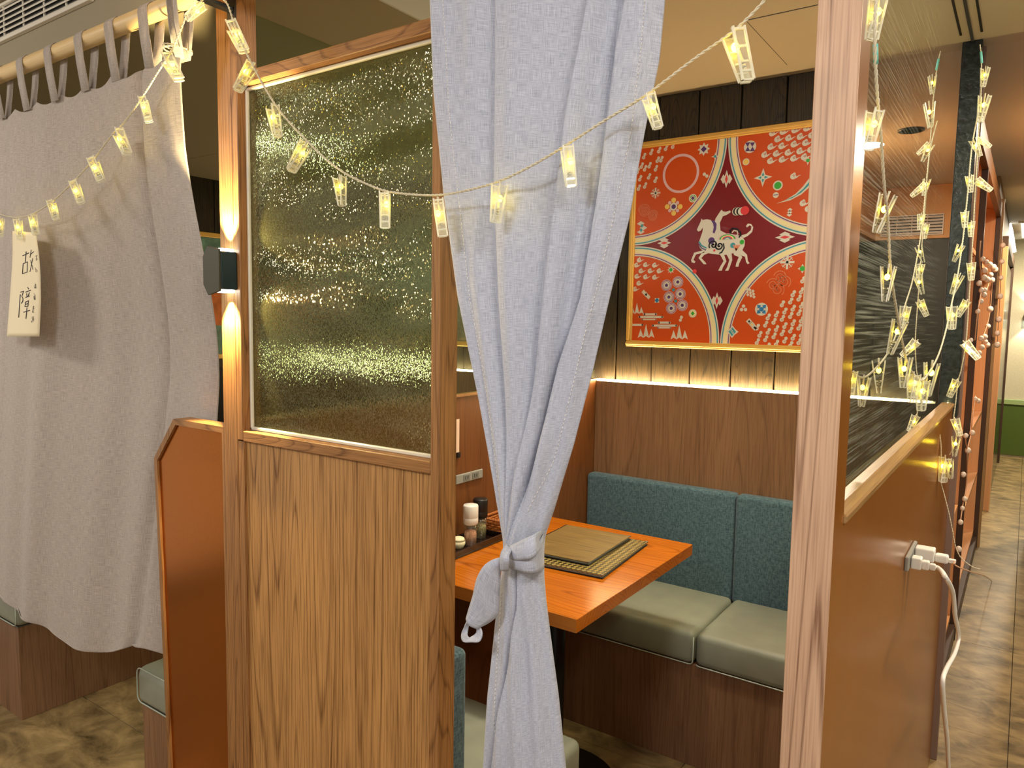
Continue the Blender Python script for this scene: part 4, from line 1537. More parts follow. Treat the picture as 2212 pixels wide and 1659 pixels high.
for x_, y_ in ((938, 353), (997, 345), (1062, 336), (1127, 326), (1185, 318), (968, 386), (1028, 380), (1092, 372), (1155, 364), (930, 428), (990, 424), (1058, 414), (1122, 406), (1188, 396), (896, 472), (960, 466), (1025, 460), (1090, 452), (1150, 444), (928, 506), (992, 498), (1056, 492), (1115, 484), (1056, 590), (1108, 738), (1136, 770)):
    curl(x_, y_, 15, 'comma')
star(1137, 502, 24, 4, 0.35, 'white'); dot(1137, 502, 9, 'green', LY + 1)
for k in (-1, 0, 1):
    diamond(1036 + k * 2, 788 - k * 14, 13, 10, 'white')
# the maroon star: four diamonds and the two horses
for x_, y_, a, b_ in ((688, 605, 15, 48), (635, 1275, 15, 46), (345, 957, 42, 16), (1010, 925, 50, 17)):
    diamond(x_, y_, a, b_, 'white')
    for s in (-1, 1):
        if a < b_:
            diamond(x_ + s * 17, y_, 15, 26, 'white', LY + 1)
        else:
            diamond(x_, y_ + s * 16, 28, 14, 'white', LY + 1)
    diamond(x_, y_, a * 0.5, b_ * 0.5, 'red', LY + 2)
HW = [(620, 910), (614, 870), (628, 822), (654, 782), (662, 773), (668, 782), (684, 785), (708, 778), (713, 787), (690, 802), (668, 810), (652, 846), (655, 888), (690, 906), (740, 912), (740, 960), (640, 960)]
BODY = [(547, 836), (549, 822), (557, 830), (580, 826), (600, 830), (618, 842), (630, 868), (626, 905), (640, 918), (690, 908), (745, 912), (775, 922), (790, 945), (788, 972), (774, 1000), (760, 1022), (726, 1012), (700, 1022), (660, 1022), (636, 1020), (600, 1016), (560, 1004), (542, 985), (534, 960), (544, 930), (556, 895), (558, 872), (545, 890), (532, 894), (525, 884), (535, 862)]
LEGS = [[(566, 996), (510, 1010), (493, 1052), (497, 1064), (512, 1068), (517, 1060), (506, 1050), (520, 1020), (566, 1010)],
        [(572, 1000), (552, 1012), (534, 1040), (562, 1074), (578, 1074), (574, 1066), (550, 1040), (566, 1022), (592, 1012)],
        [(648, 1012), (672, 1056), (652, 1090), (642, 1110), (662, 1110), (668, 1092), (688, 1058), (672, 1012)],
        [(684, 1012), (704, 1050), (692, 1090), (680, 1110), (698, 1110), (706, 1092), (720, 1052), (716, 1008)],
        [(722, 1004), (730, 1024), (756, 1034), (742, 1068), (738, 1088), (754, 1088), (758, 1070), (776, 1034), (752, 1004)],
        [(760, 1000), (764, 1024), (790, 1032), (796, 1062), (804, 1074), (816, 1068), (806, 1056), (802, 1022), (774, 994)]]
TAIL = [(770, 915), (800, 906), (822, 886), (826, 866), (816, 860), (800, 872), (796, 862), (806, 850), (824, 852), (836, 870), (830, 896), (806, 918), (782, 930)]
pf([C8(*q) for q in HW], 'white', LY)
pf([C8(*q) for q in TAIL], 'white', LY)
for g in LEGS:
    pf([C8(*q) for q in g], 'white', LY)
pf([C8(*q) for q in BODY], 'white', LY + 1)
pf([C8(*q) for q in ((604, 834), (620, 832), (634, 852), (632, 880), (622, 905), (612, 900), (618, 870), (614, 850))], 'purple', LY + 2)
for rr, c_ in ((52, 'pink'), (44, 'green'), (36, 'cream'), (28, 'red'), (20, 'teal'), (12, 'white')):
    cx_, cz_ = C8(694, 918)
    pf([(cx_ + rr * U8 * math.cos(PI + PI * k / 14), cz_ - 8 * U8 - rr * 0.6 * U8 * math.sin(PI + PI * k / 14) - 10 * U8) for k in range(15)], c_, LY + 3 + (52 - rr) // 8)
spiral(617, 968, 26, 1.6, 7, 'black', LY + 9); spiral(650, 972, 24, 1.6, 7, 'black', LY + 9, -1)
strip2([C8(*q) for q in ((672, 960), (676, 985), (662, 1008), (650, 1014))], 7 * U8, 'black', LY + 9)
strip2([C8(*q) for q in ((712, 905), (708, 890), (722, 876), (748, 880), (764, 896), (768, 912), (758, 926))], 8 * U8, 'black', LY + 9)
strip2([C8(*q) for q in ((720, 900), (730, 888), (748, 892), (752, 908), (744, 918))], 6 * U8, 'white', LY + 10)
strip2([C8(*q) for q in ((538, 950), (552, 972), (578, 984))], 7 * U8, 'teal', LY + 9)
strip2([C8(*q) for q in ((536, 960), (550, 984), (576, 996))], 5 * U8, 'purple', LY + 9)
for k in range(5):
    strip2([C8(742, 998), C8(726 + 9 * k, 968)], 5 * U8, 'salmon', LY + 9)
dot(724, 970, 14, 'teal', LY + 8); dot(774, 952, 12, 'green', LY + 8); dot(606, 944, 18, 'purple', LY + 8)
dot(622, 998, 6, 'red', LY + 9)
dot(742, 783, 22, 'white')
for k in range(4):
    dot(746 + 9 * k, 782, 21, 'black' if k % 2 == 0 else 'white', LY + 1 + k)
dot(790, 778, 23, 'red', LY + 6)
dot(513, 1113, 12, 'red')
# lower left
for x_, y_ in ((206, 1052), (190, 1080), (240, 1078), (290, 1080), (215, 1112), (265, 1112), (315, 1112), (192, 1142), (240, 1145), (290, 1147), (203, 1180), (182, 1212)):
    curl(x_, y_, 13, 'comma')
star(382, 1105, 24, 8, 0.5, 'white'); dot(382, 1105, 10, 'green', LY + 1)
for x_, y_ in ((358, 1190), (420, 1172), (371, 1255), (433, 1238), (384, 1317), (445, 1300)):
    for k, (rr, c_) in enumerate(((32, 'pink'), (29, 'purple'), (26, 'pink'), (21, 'purple'), (19, 'white'), (9, 'purple'))):
        dot(x_, y_, rr, c_, LY + k)
dot(396, 1215, 9, 'teal'); dot(408, 1277, 9, 'teal')
for x_, y_ in ((232, 1228), (258, 1254)):
    diamond(x_, y_, 13, 15, 'white')
diamond(245, 1241, 14, 16, 'white'); diamond(245, 1241, 8, 9, 'black', LY + 1)
star(305, 1273, 20, 4, 0.6, 'white', LY, PI / 4); diamond(305, 1273, 14, 14, 'blue', LY + 1)
dot(502, 1345, 23, 'white'); dot(502, 1345, 18, 'cream', LY + 1); diamond(502, 1345, 11, 12, 'green', LY + 2)
dot(440, 1366, 9, 'white'); dot(434, 1382, 9, 'white')


def mount(x, y, s):
    for k, (dx, h_) in enumerate(((0, 62), (-24, 40), (24, 40))):
        pf([C8(x + (dx - 13) * s, y + 28 * s), C8(x + dx * s, y + (28 - h_) * s), C8(x + (dx + 13) * s, y + 28 * s), C8(x + dx * s, y + 20 * s)], 'white', LY + (1 if k == 0 else 0))


mount(195, 1320, 1.0); mount(245, 1445, 1.25); mount(428, 1452, 1.3)
for (xa, xb2, y_, wd) in ((208, 335, 1365, 12), (235, 300, 1350, 12), (282, 412, 1412, 12), (315, 375, 1396, 12), (165, 225, 1408, 12), (225, 300, 1378, 8), (310, 380, 1424, 8)):
    strip2([C8(xa, y_), C8(xb2, y_)], wd * U8, 'white', LY)
    dot(xa, y_, wd / 2, 'white', LY); dot(xb2, y_, wd / 2, 'white', LY)
# lower right
cross(1023, 1063, 34, 'white', 'black')
star(1107, 1098, 24, 4, 0.5, 'white'); dot(1107, 1098, 13, 'green', LY + 1)
for dx, dy, s in ((-32, 6, 1), (30, -10, -1), (-6, 34, -1), (8, -36, 1)):
    spiral(977 + dx, 1180 + dy, 34, 2.3, 4, 'salmon', LY, s, 1.0)
for i_ in range(3):
    for j_ in range(3):
        diamond(800 + 17 * i_ + 3 * j_, 1216 + 16 * j_ + 6 * i_ - 6, 9, 9, 'white')
for dx, dy in ((0, -10), (-11, 9), (11, 9)):
    dot(782 + dx, 1315 + dy, 9, 'white')
dot(881, 1322, 34, 'white'); star(881, 1322, 33, 4, 0.6, 'blue', LY + 1, PI / 4); star(881, 1322, 26, 4, 0.45, 'white', LY + 2); dot(881, 1322, 12, 'blue', LY + 3)
for dx, dy in ((-15, -16), (0, 0), (15, 18)):
    diamond(828 + dx, 1405 + dy, 17, 17, 'white')
    diamond(828 + dx, 1405 + dy, 7, 7, 'black' if dx else 'yellow', LY + 1)
star(720, 1446, 34, 4, 0.62, 'white'); diamond(720, 1446, 20, 24, 'teal', LY + 1)
for s in (-1, 1):
    strip2([C8(710 + s * 4, 1430), C8(730 + s * 4, 1462)], 3 * U8, 'white', LY + 2)
for i_ in range(0, 9):
    for j_ in range(0, 9):
        x_ = 1085 - 46 * i_ + 14 * (j_ % 2) + 4
        y_ = 1180 + 40 * j_ + 16 * i_
        if 1230 - (x_ - 1085) * 0.95 < y_ + 30 and y_ < 1530 and x_ > 845:
            curl(x_, y_, 14, 's')
for x_, y_ in ((1135, 1240), (1140, 1300), (1136, 1380), (1140, 1450), (1110, 1160)):
    curl(x_, y_, 14, 's')
pr = from_bm('print', pbm, M['print'], pic)
box('backing_board', (px0 - 0.003, YP + 0.0006, pz0 - 0.003), (px1 + 0.003, YP + 0.006, pz1 + 0.003), M['paper'], pic, 0)


def simple_picture(lo, hi, axis, label, cols):
    """framed coloured print on another wall, seen only in slivers"""
    c = [(a + b) / 2 for a, b in zip(lo, hi)]
    t = empty('framed_picture', (c[0], c[1], min(lo[2], hi[2])), label, 'picture')
    if axis == 'y':
        y = lo[1]
        W_ = 0.024
        for a, b in (((lo[0], lo[2]), (hi[0], lo[2] + W_)), ((lo[0], hi[2] - W_), (hi[0], hi[2])), ((lo[0], lo[2] + W_), (lo[0] + W_, hi[2] - W_)), ((hi[0] - W_, lo[2] + W_), (hi[0], hi[2] - W_))):
            box('frame_side', (a[0], y - 0.02, a[1]), (b[0], y, b[1]), M['gold'], t, 0.003)
        n = len(cols)
        for k, cc in enumerate(cols):
            z0, z1 = lerp(lo[2] + W_, hi[2] - W_, k / n), lerp(lo[2] + W_, hi[2] - W_, (k + 1) / n)
            box('print', (lo[0] + W_, y - 0.008, z0), (hi[0] - W_, y - 0.001, z1), cc, t, 0)
    else:
        x_ = lo[0]
        W_ = 0.024
        for a, b in (((lo[1], lo[2]), (hi[1], lo[2] + W_)), ((lo[1], hi[2] - W_), (hi[1], hi[2])), ((lo[1], lo[2] + W_), (lo[1] + W_, hi[2] - W_)), ((hi[1] - W_, lo[2] + W_), (hi[1], hi[2] - W_))):
            box('frame_side', (x_, a[0], a[1]), (x_ + 0.02, b[0], b[1]), M['gold'], t, 0.003)
        n = len(cols)
        for k, cc in enumerate(cols):
            z0, z1 = lerp(lo[2] + W_, hi[2] - W_, k / n), lerp(lo[2] + W_, hi[2] - W_, (k + 1) / n)
            box('print', (x_ + 0.001, lo[1] + W_, z0), (x_ + 0.008, hi[1] - W_, z1), cc, t, 0)
    return t


mteal = plain('print_teal', rgb(96, 128, 112), rough=0.5, noise=0.4, nscale=18)
mora = plain('print_orange', rgb(196, 104, 40), rough=0.5, noise=0.4, nscale=14)
mpale = plain('print_pale', rgb(128, 132, 108), rough=0.5, noise=0.3, nscale=24)
ql, qh = at('x', -3.284, 440, 776), at('x', -3.284, 478, 506)
simple_picture((-3.284, 0.75, ql.z), (-3.284, 1.55, qh.z), 'x', 'framed orange and green picture glimpsed between curtain and oak post', [mteal, mora, mora, mteal])
simple_picture((-2.75, 1.82, 1.36), (-1.62, 1.82, 2.05), 'y', 'framed pale green picture glimpsed beside the tied curtain', [mpale, mteal, mpale])

# ================================================================== STRING LIGHTS WITH PEG CLIPS
def clip_mesh():
    """clear peg: two framed plates hinged below the middle; unit length along -Z from the hanging point"""
    bm = bmesh.new()
    for s in (-1, 1):
        def plate_pt(x, z, off):
            # splayed above the hinge, pressed together below
            y = s * (0.035 + 0.13 * max(0.0, (z + 0.62)) / 0.62 + off)
            return Vector((x, y, z))

        def bar(x0, x1, z0, z1, th=0.035):
            vs = []
            for x_, z_ in ((x0, z0), (x1, z0), (x1, z1), (x0, z1)):
                for o_ in (0, th):
                    vs.append(bm.verts.new(plate_pt(x_, z_, o_)))
            idx = ((0, 2, 4, 6), (1, 7, 5, 3), (0, 1, 3, 2), (2, 3, 5, 4), (4, 5, 7, 6), (6, 7, 1, 0))
            for f in idx:
                bm.faces.new([vs[q] for q in f])
        bar(-0.14, -0.10, -0.98, -0.02)
        bar(0.10, 0.14, -0.98, -0.02)
        for z in (-0.06, -0.36, -0.62, -0.80, -0.97):
            bar(-0.10, 0.10, z - 0.03, z + 0.01)
        n0 = len(bm.faces)
        bar(-0.10, 0.10, -0.94, -0.10, 0.012)
        bm.faces.ensure_lookup_table()
        for f in bm.faces[n0:]:
            f.material_index = 1
    bmesh.ops.recalc_face_normals(bm, faces=bm.faces[:])
    me = bpy.data.meshes.new('clip')
    bm.to_mesh(me)
    bm.free()
    me.materials.append(M['acrylic'])
    me.materials.append(M['acrylic_thin'])
    return me


def bulb_mesh():
    bm = bmesh.new()
    bmesh.ops.create_icosphere(bm, subdivisions=2, radius=0.075)
    for v in bm.verts:
        v.co.z = v.co.z * 1.25 - 0.36
    for f in bm.faces:
        f.smooth = True
    me = bpy.data.meshes.new('bulb')
    bm.to_mesh(me)
    bm.free()
    me.materials.append(M['bulb'])
    return me


def lead_mesh():
    bm = bmesh.new()
    bm_tube(bm, [Vector((0, 0, 0.06)), Vector((0, 0, -0.10)), Vector((0.01, 0, -0.28))], 0.028, 5)
    me = bpy.data.meshes.new('lead')
    bm.to_mesh(me)
    bm.free()
    me.materials.append(M['cord'])
    return me


def spring_mesh():
    bm = bmesh.new()
    pts = [Vector((0.05 * math.cos(k * 1.1), 0.05 * math.sin(k * 1.1), -0.70 + 0.012 * (k - 6))) for k in range(13)]
    bm_tube(bm, pts, 0.012, 4)
    me = bpy.data.meshes.new('spring')
    bm.to_mesh(me)
    bm.free()
    me.materials.append(M['steel'])
    return me


CLIP, BULB, LEAD, SPRING = clip_mesh(), bulb_mesh(), lead_mesh(), spring_mesh()
view = (-_fw)


def twisted_cord(name, pts, mat, parent, r=0.0012, pitch=0.016, step=0.004):
    c = catmull(pts, 14)
    # resample
    out = [c[0]]
    acc = 0
    for a, b in zip(c[:-1], c[1:]):
        L = (b - a).length
        t = step - acc
        while t <= L:
            out.append(a.lerp(b, t / L))
            t += step
        acc = (acc + L) % step if L < step - acc or True else 0
        acc = L - (t - step)
    fr = frames(out)
    bm = bmesh.new()
    for ph in (0, PI):
        h = []
        for k, p in enumerate(out):
            a = 2 * PI * k * step / pitch + ph
            h.append(p + (fr[k][0] * math.cos(a) + fr[k][1] * math.sin(a)) * r * 0.85)
        bm_tube(bm, h, r, 5)
    return from_bm(name, bm, mat, parent)


def add_clip(root, top, tip, tw, name='clip'):
    z = (top - tip).normalized()
    L = (top - tip).length
    y = view - z * view.dot(z)
    y = -y.normalized()
    x = y.cross(z).normalized()
    m = Matrix(((x.x, y.x, z.x), (x.y, y.y, z.y), (x.z, y.z, z.z))) @ Matrix.Rotation(tw, 3, 'Z')
    o = bpy.data.objects.new(name, CLIP)
    o.parent = root
    o.matrix_local = Matrix.Translation(top - root.location) @ m.to_4x4() @ Matrix.Scale(L, 4)
    COL.objects.link(o)
    for n, me in (('bulb', BULB), ('lead', LEAD), ('spring', SPRING)):
        b = bpy.data.objects.new(n, me)
        b.parent = o
        if n == 'bulb':
            b.location = (0.05 * random.choice((-1, 1)), 0.0, random.uniform(-0.03, 0.05))
        COL.objects.link(b)
    return o


YS = -0.098


def sp_(x, y, yy=YS):
    return at('y', yy, x, y)


# string across the two doorways
sA = empty('string_light', (-1.2, YS, 1.9), 'string of clear glowing pegs swagged across the oak partition and both curtains', 'string light')
leftc = [(-60, 440), (0, 462), (30, 469), (60, 466), (80, 457), (112, 436), (157, 394), (202, 344), (243, 290), (270, 262), (310, 206), (345, 150), (368, 114), (390, 66), (404, 30)]
twisted_cord('cord', [sp_(*q) for q in leftc], M['cord'], sA)
twisted_cord('cord', [sp_(404, 30), sp_(416, 14), sp_(432, 4), sp_(446, -6), sp_(470, -8), sp_(488, 4), sp_(497, 24), sp_(505, 50), sp_(518, 84), sp_(536, 122), sp_(560, 168), sp_(592, 222), sp_(625, 264), sp_(661, 302), sp_(700, 340), sp_(742, 372), sp_(785, 394), sp_(832, 412), sp_(890, 420), sp_(946, 421), sp_(1000, 413), sp_(1076, 392), sp_(1150, 357), sp_(1226, 311), sp_(1310, 258), sp_(1398, 203), sp_(1500, 127), sp_(1588, 64), sp_(1652, 0), sp_(1700, -60)], M['cord'], sA)
# wrap of the cord round the curtain top
wr_pts = []
for k in range(26):
    a = 2 * PI * k / 12.0
    q = at('y', -0.05, 388, 108)
    wr_pts.append(q + Vector((0.020 * math.cos(a), 0.030 * math.sin(a) - 0.004, 0.004 * math.sin(a * 0.5))))
twisted_cord('cord', wr_pts, M['cord'], sA)
CA = [((2, 470), (0, 512), 0.9), ((38, 473), (44, 518), 0.2), ((70, 464), (78, 508), 0.9), ((110, 434), (122, 476), 0.15), ((160, 393), (176, 440), 0.2), ((200, 343), (219, 392), 0.1), ((254, 283), (276, 333), 0.8), ((308, 211), (322, 264), 0.25), ((358, 122), (388, 173), 0.6), ((436, 12), (404, 40), 0.3),
      ((498, 52), (528, 112), 0.4), ((546, 138), (512, 196), 1.0), ((588, 228), (600, 296), 0.8), ((662, 308), (628, 370), 0.9), ((733, 380), (739, 446), 1.1), ((831, 414), (832, 494), 0.05), ((946, 430), (957, 512), 0.1), ((1080, 396), (1070, 482), 0.7), ((1224, 316), (1234, 404), 0.1), ((1400, 205), (1422, 278), 0.15), ((1583, 66), (1614, 177), 0.3)]
for a, b, tw in CA:
    add_clip(sA, sp_(*a), sp_(*b), tw)

# strings on the glass side screen
XS = 0.032


def sx_(x, y, xx=XS):
    return at('x', xx, x, y)


sB = empty('string_light', (XS, 0.4, 1.7), 'string of clear glowing pegs swagged along the outside of the glass side screen', 'string light')
twisted_cord('cord', [sx_(*q) for q in ((1897, -30), (1893, 0), (1890, 60), (1891, 130), (1896, 220), (1903, 300), (1910, 400), (1918, 480), (1922, 560), (1930, 630), (1938, 680), (1948, 735), (1960, 785), (1976, 812), (1992, 822), (2010, 800), (2028, 765), (2043, 715), (2056, 655), (2066, 610), (2074, 560), (2082, 500), (2090, 420), (2097, 340), (2103, 296), (2112, 250))], M['cord'], sB)
tube('cord_sleeve', [sx_(1891, 95), sx_(1892, 138)], 0.0028, M['cordteal'], sB, 6)
CB = [((1899, -12), (1882, 88), 0.15), ((1891, 236), (1872, 326), 0.2), ((1920, 418), (1892, 504), 0.9), ((1920, 574), (1912, 652), 0.9), ((1946, 690), (1922, 766), 0.9), ((1956, 770), (1952, 838), 0.7), ((1974, 806), (1970, 870), 0.2), ((1992, 820), (1990, 888), 0.5), ((2014, 782), (2004, 856), 0.8),
      ((2056, 660), (2056, 712), 0.1), ((2074, 592), (2056, 636), 0.7), ((2077, 528), (2060, 566), 0.8), ((2084, 456), (2084, 492), 0.3), ((2094, 378), (2097, 416), 0.5), ((2102, 300), (2118, 338), 0.6)]
for a, b, tw in CB:
    ta = sx_(*a)
    add_clip(sB, ta, at('y', ta.y, *b), tw)
sC = empty('string_light', (XS, 1.1, 1.3), 'string of clear glowing pegs hanging straight down the far corner of the glass screen', 'string light')
YC = 1.40
twisted_cord('cord', [at('y', YC, q[0], q[1]) for q in ((2117, 96), (2120, 130), (2119, 200), (2114, 280), (2110, 360), (2105, 440), (2101, 520), (2096, 600), (2091, 680), (2086, 745), (2076, 800), (2070, 822), (2063, 880), (2060, 905), (2066, 930), (2062, 960), (2050, 985))], M['cord'], sC, r=0.001)
tube('cord_sleeve', [at('y', YC, 2119, 112), at('y', YC, 2121, 136)], 0.003, M['cordteal'], sC, 6)
twisted_cord('cord', [at('y', YC, q[0], q[1]) for q in ((2024, 915), (2031, 945), (2033, 985), (2032, 1035), (2040, 1070), (2050, 1110), (2058, 1150), (2064, 1180), (2076, 1205), (2100, 1224), (2120, 1230))], M['cord'], sC, r=0.001)
CC = [((2129, 145), (2123, 188), 0.5), ((2128, 205), (2117, 264), 0.6), ((2113, 298), (2140, 318), 0.2), ((2108, 388), (2142, 412), 0.3), ((2098, 478), (2097, 512), 0.2), ((2098, 566), (2098, 606), 0.2), ((2090, 648), (2068, 684), 0.1), ((2082, 738), (2114, 776), 0.15), ((2068, 820), (2050, 858), 0.2), ((2062, 903), (2074, 942), 0.2), ((2066, 942), (2062, 986), 0.8), ((2042, 986), (2036, 1042), 0.1), ((2050, 992), (2055, 1034), 0.8)]
for a, b, tw in CC:
    add_clip(sC, at('y', YC, *a), at('y', YC, *b), tw)

# ------------------------------------------------------------------ paper sign on the left string
YQ = YS + 0.012
sg = empty('paper_sign', tuple(at('y', YQ, 55, 725)), 'long cream paper slip with handwritten characters pegged to the string at far left', 'sign')
SL = [(27, 499), (27.5, 540), (26, 580), (21, 650), (15, 725)]
SR = [(78, 503), (84, 545), (87.5, 590), (88.5, 650), (85, 727)]


def sign_pt(x, y):
    l, r = poly_x(SL, y), poly_x(SR, y)
    u = (x - l) / (r - l)
    bow = 0.010 * (u - 0.5) ** 2 * 4 * (0.3 + 0.7 * (y - 500) / 225) - 0.004
    return at('y', YQ + bow, x, y)


bm = bmesh.new()
rows = []
for j in range(25):
    y = lerp(499, 727, j / 24)
    yl = y
    rows.append([bm.verts.new(sign_pt(lerp(poly_x(SL, y), poly_x(SR, y), i / 10), y + 3 * (i / 10) * (1 - j / 24))) for i in range(11)])
for a, b in zip(rows[:-1], rows[1:]):
    for i in range(10):
        bm.faces.new((a[i], a[i + 1], b[i + 1], b[i])).smooth = True
o = from_bm('sheet', bm, M['paper'], sg)
md = o.modifiers.new('thickness', 'SOLIDIFY')
md.thickness = 0.0006
md.offset = 0


def K(x, y):
    p = sign_pt(x * 0.16867, 470 + y * 0.16867)
    return p + Vector((0.0, -0.0010, 0))


def strokes(lst, r, mat, name):
    for s in lst:
        pts = [K(*q) for q in s]
        bm_ = bmesh.new()
        bm_tube(bm_, catmull(pts, 3) if len(pts) == 2 else pts, r, 5)
        from_bm(name, bm_, mat, sg)


def strokes_joined(lst, r, mat, name):
    bm_ = bmesh.new()
    for s in lst:
        bm_tube(bm_, [K(*q) for q in s], r, 5)
    return from_bm(name, bm_, mat, sg)


strokes_joined([[(295, 490), (375, 452)], [(340, 435), (329, 572)], [(302, 590), (292, 718)], [(302, 590), (355, 566), (352, 698), (292, 718)]], 0.0010, M['ink'], 'character')
strokes_joined([[(404, 412), (398, 455), (388, 512)], [(390, 478), (436, 436)], [(424, 520), (408, 600), (388, 695)], [(396, 545), (428, 668)]], 0.0007, M['ink'], 'character')
strokes_joined([[(268, 955), (308, 940), (285, 1008), (300, 1040), (296, 1075), (278, 1098)], [(265, 985), (255, 1100), (245, 1280)],
                [(360, 893), (372, 918)], [(334, 955), (396, 930)], [(346, 972), (352, 1012)], [(380, 958), (368, 1002)], [(334, 1022), (382, 1004)],
                [(332, 1082), (325, 1142), (363, 1136), (370, 1064), (332, 1082)], [(330, 1110), (366, 1100)], [(305, 1212), (385, 1188)], [(350, 1150), (345, 1220), (337, 1294)]], 0.0010, M['ink'], 'character')
strokes_joined([[(456, 495), (482, 482)], [(470, 492), (468, 555)], [(474, 520), (482, 540)], [(455, 640), (468, 700)], [(470, 660), (484, 690)]], 0.0005, M['inkgrey'], 'small_character')
strokes_joined([[(452, 845), (462, 858)], [(446, 868), (468, 860)], [(458, 862), (446, 905)], [(450, 885), (466, 880), (462, 910)], [(450, 898), (464, 895)]], 0.0005, M['ink'], 'small_character')
strokes_joined([[(440, 972), (446, 985)], [(438, 1005), (442, 1050)], [(448, 1000), (458, 995)], [(446, 1016), (458, 1012)], [(446, 1030), (456, 1028), (454, 1055)], [(451, 990), (450, 1055)]], 0.0005, M['ink'], 'small_character')
strokes_joined([[(424, 1148), (442, 1140)], [(433, 1130), (430, 1168)], [(420, 1172), (442, 1164)], [(431, 1170), (428, 1212)], [(424, 1190), (418, 1215), (438, 1212)]], 0.0005, M['ink'], 'small_character')
strokes_joined([[(414, 1270), (418, 1300)], [(430, 1262), (436, 1300), (424, 1335)], [(410, 1318), (412, 1345)], [(420, 1295), (424, 1318)]], 0.0005, M['ink'], 'small_character')

# ================================================================== RIGHT SIDE: OUTLET, PLUGS, CABLES
pu0, pu1, pu2 = at('x', 0.0, 1955, 1203), at('x', 0.0, 1974, 1171), at('x', 0.0, 1951, 1240)
wo = empty('wall_outlet', (0.002, (pu0.y + pu1.y) / 2, (pu0.z + pu2.z) / 2), 'grey wall outlet on the glossy brown half wall with two white plugs', 'outlet')
oy0, oy1, oz0, oz1 = pu0.y, pu1.y, pu2.z + 0.002, pu0.z
box('cover_plate', (-0.0008, oy0, oz0), (0.0075, oy1, oz1), M['outlet'], wo, 0.002)
for k in (0, 1):
    yy = lerp(oy0, oy1, 0.28 + 0.44 * k)
    box('socket', (0.007, yy - 0.022, oz0 + 0.005), (0.0085, yy + 0.022, oz1 - 0.005), plain('socket_grey', rgb(112, 112, 106), rough=0.4), wo, 0.001)
zm = (oz0 + oz1) / 2


def plug(y, label, cat, cable, r, mat, blk):
    t = empty('power_plug', (0.01, y, zm), label, cat)
    x0 = 0.0086
    bm = bmesh.new()
    if blk:
        bm_box(bm, (x0, y - 0.017, zm - 0.013), (x0 + 0.038, y + 0.017, zm + 0.015), 0.003, 2)
    else:
        bm_box(bm, (x0, y - 0.014, zm - 0.016), (x0 + 0.020, y + 0.014, zm + 0.009), 0.003, 2)
        bm_box(bm, (x0 + 0.020, y - 0.009, zm - 0.015), (x0 + 0.034, y + 0.009, zm + 0.004), 0.003, 2)
        bm_box(bm, (x0 + 0.034, y - 0.006, zm - 0.014), (x0 + 0.046, y + 0.006, zm), 0.003, 2)
    from_bm('plug_body', bm, M['white'], t)
    if blk:
        box('cord_plug', (x0 + 0.0385, y - 0.011, zm - 0.012), (x0 + 0.064, y + 0.011, zm + 0.006), M['white'], t, 0.004, 2)
        box('strain_relief', (x0 + 0.064, y - 0.005, zm - 0.010), (x0 + 0.078, y + 0.005, zm - 0.001), M['white'], t, 0.002, 2)
    tube('cable', cable, r, mat, t, 8, 8)
    return t


yA, yB = lerp(oy0, oy1, 0.28), lerp(oy0, oy1, 0.72)
cabA = [Vector((0.048, yA, zm - 0.007)), Vector((0.060, yA, zm - 0.008))] + [at('x', 0.085, *q) for q in ((2043, 1248), (2058, 1280), (2063, 1330), (2071, 1375), (2063, 1410), (2044, 1445), (2036, 1475), (2039, 1530), (2046, 1600), (2049, 1659), (2052, 1720), (2056, 1800))]
plug(yA, 'white power plug with thick white cable drooping to the floor', 'plug', cabA, 0.0048, M['whitecable'], False)
cabB = [Vector((0.084, yB, zm - 0.005))] + [at('x', 0.10, *q) for q in ((2065, 1222), (2100, 1236), (2130, 1246), (2150, 1262))]
plug(yB, 'white block adapter with thin pale cord for the pegs', 'plug', cabB, 0.0014, M['twig'], True)

# ================================================================== DISPLAY SHELF AND GARLANDS
sh = empty('display_shelf', (-0.17, 3.3, 0), 'tall orange wood display shelf standing along the corridor', 'shelf')
XB, XF, XE = -0.34, -0.036, -0.010
dkm = plain('dark_edge', rgb(70, 50, 36), rough=0.45)
tops = 2.26
box('back_panel', (XB, 1.89, 0.03), (XB + 0.012, 4.85, tops), M['shelf'], sh, 0)
for y in (1.888, 3.04, 4.83):
    box('upright', (XB + 0.012, y, 0.06), (XF, y + 0.022, tops), M['shelf'], sh, 0.001)
    box('edge_band', (XF, y - 0.004, 0.0), (XE, y + 0.026, tops), dkm, sh, 0.001)
box('top_board', (XB, 1.886, tops), (XE, 4.86, tops + 0.03), M['shelf'], sh, 0.001)
box('top_fascia', (XF, 1.886, tops - 0.06), (XE + 0.001, 4.86, tops + 0.031), plain('brown_fascia', rgb(96, 62, 32), rough=0.45), sh, 0.001)
box('plinth', (XB, 1.886, 0.0), (XE - 0.004, 4.85, 0.08), dkm, sh, 0.001)


def shz(x, y, yy):
    return at('y', yy, x, y).z


for y0, y1, zs in ((1.91, 3.04, (0.11, shz(2080, 1095, 3.04), shz(2085, 932, 3.04), shz(2104, 548, 3.04))), (3.062, 4.83, (0.11, shz(2104, 1020, 4.83), shz(2115, 890, 4.83), shz(2134, 600, 4.83)))):
    for z in zs:
        box('shelf_board', (XB + 0.012, y0, z - 0.011), (XF, y1, z + 0.011), M['shelf'], sh, 0.001)
box('end_stile', (XF - 0.06, 4.856, 0.0), (0.004, 4.90, tops + 0.06), plain('tan_stile', rgb(160, 124, 80), rough=0.4), sh, 0.001)


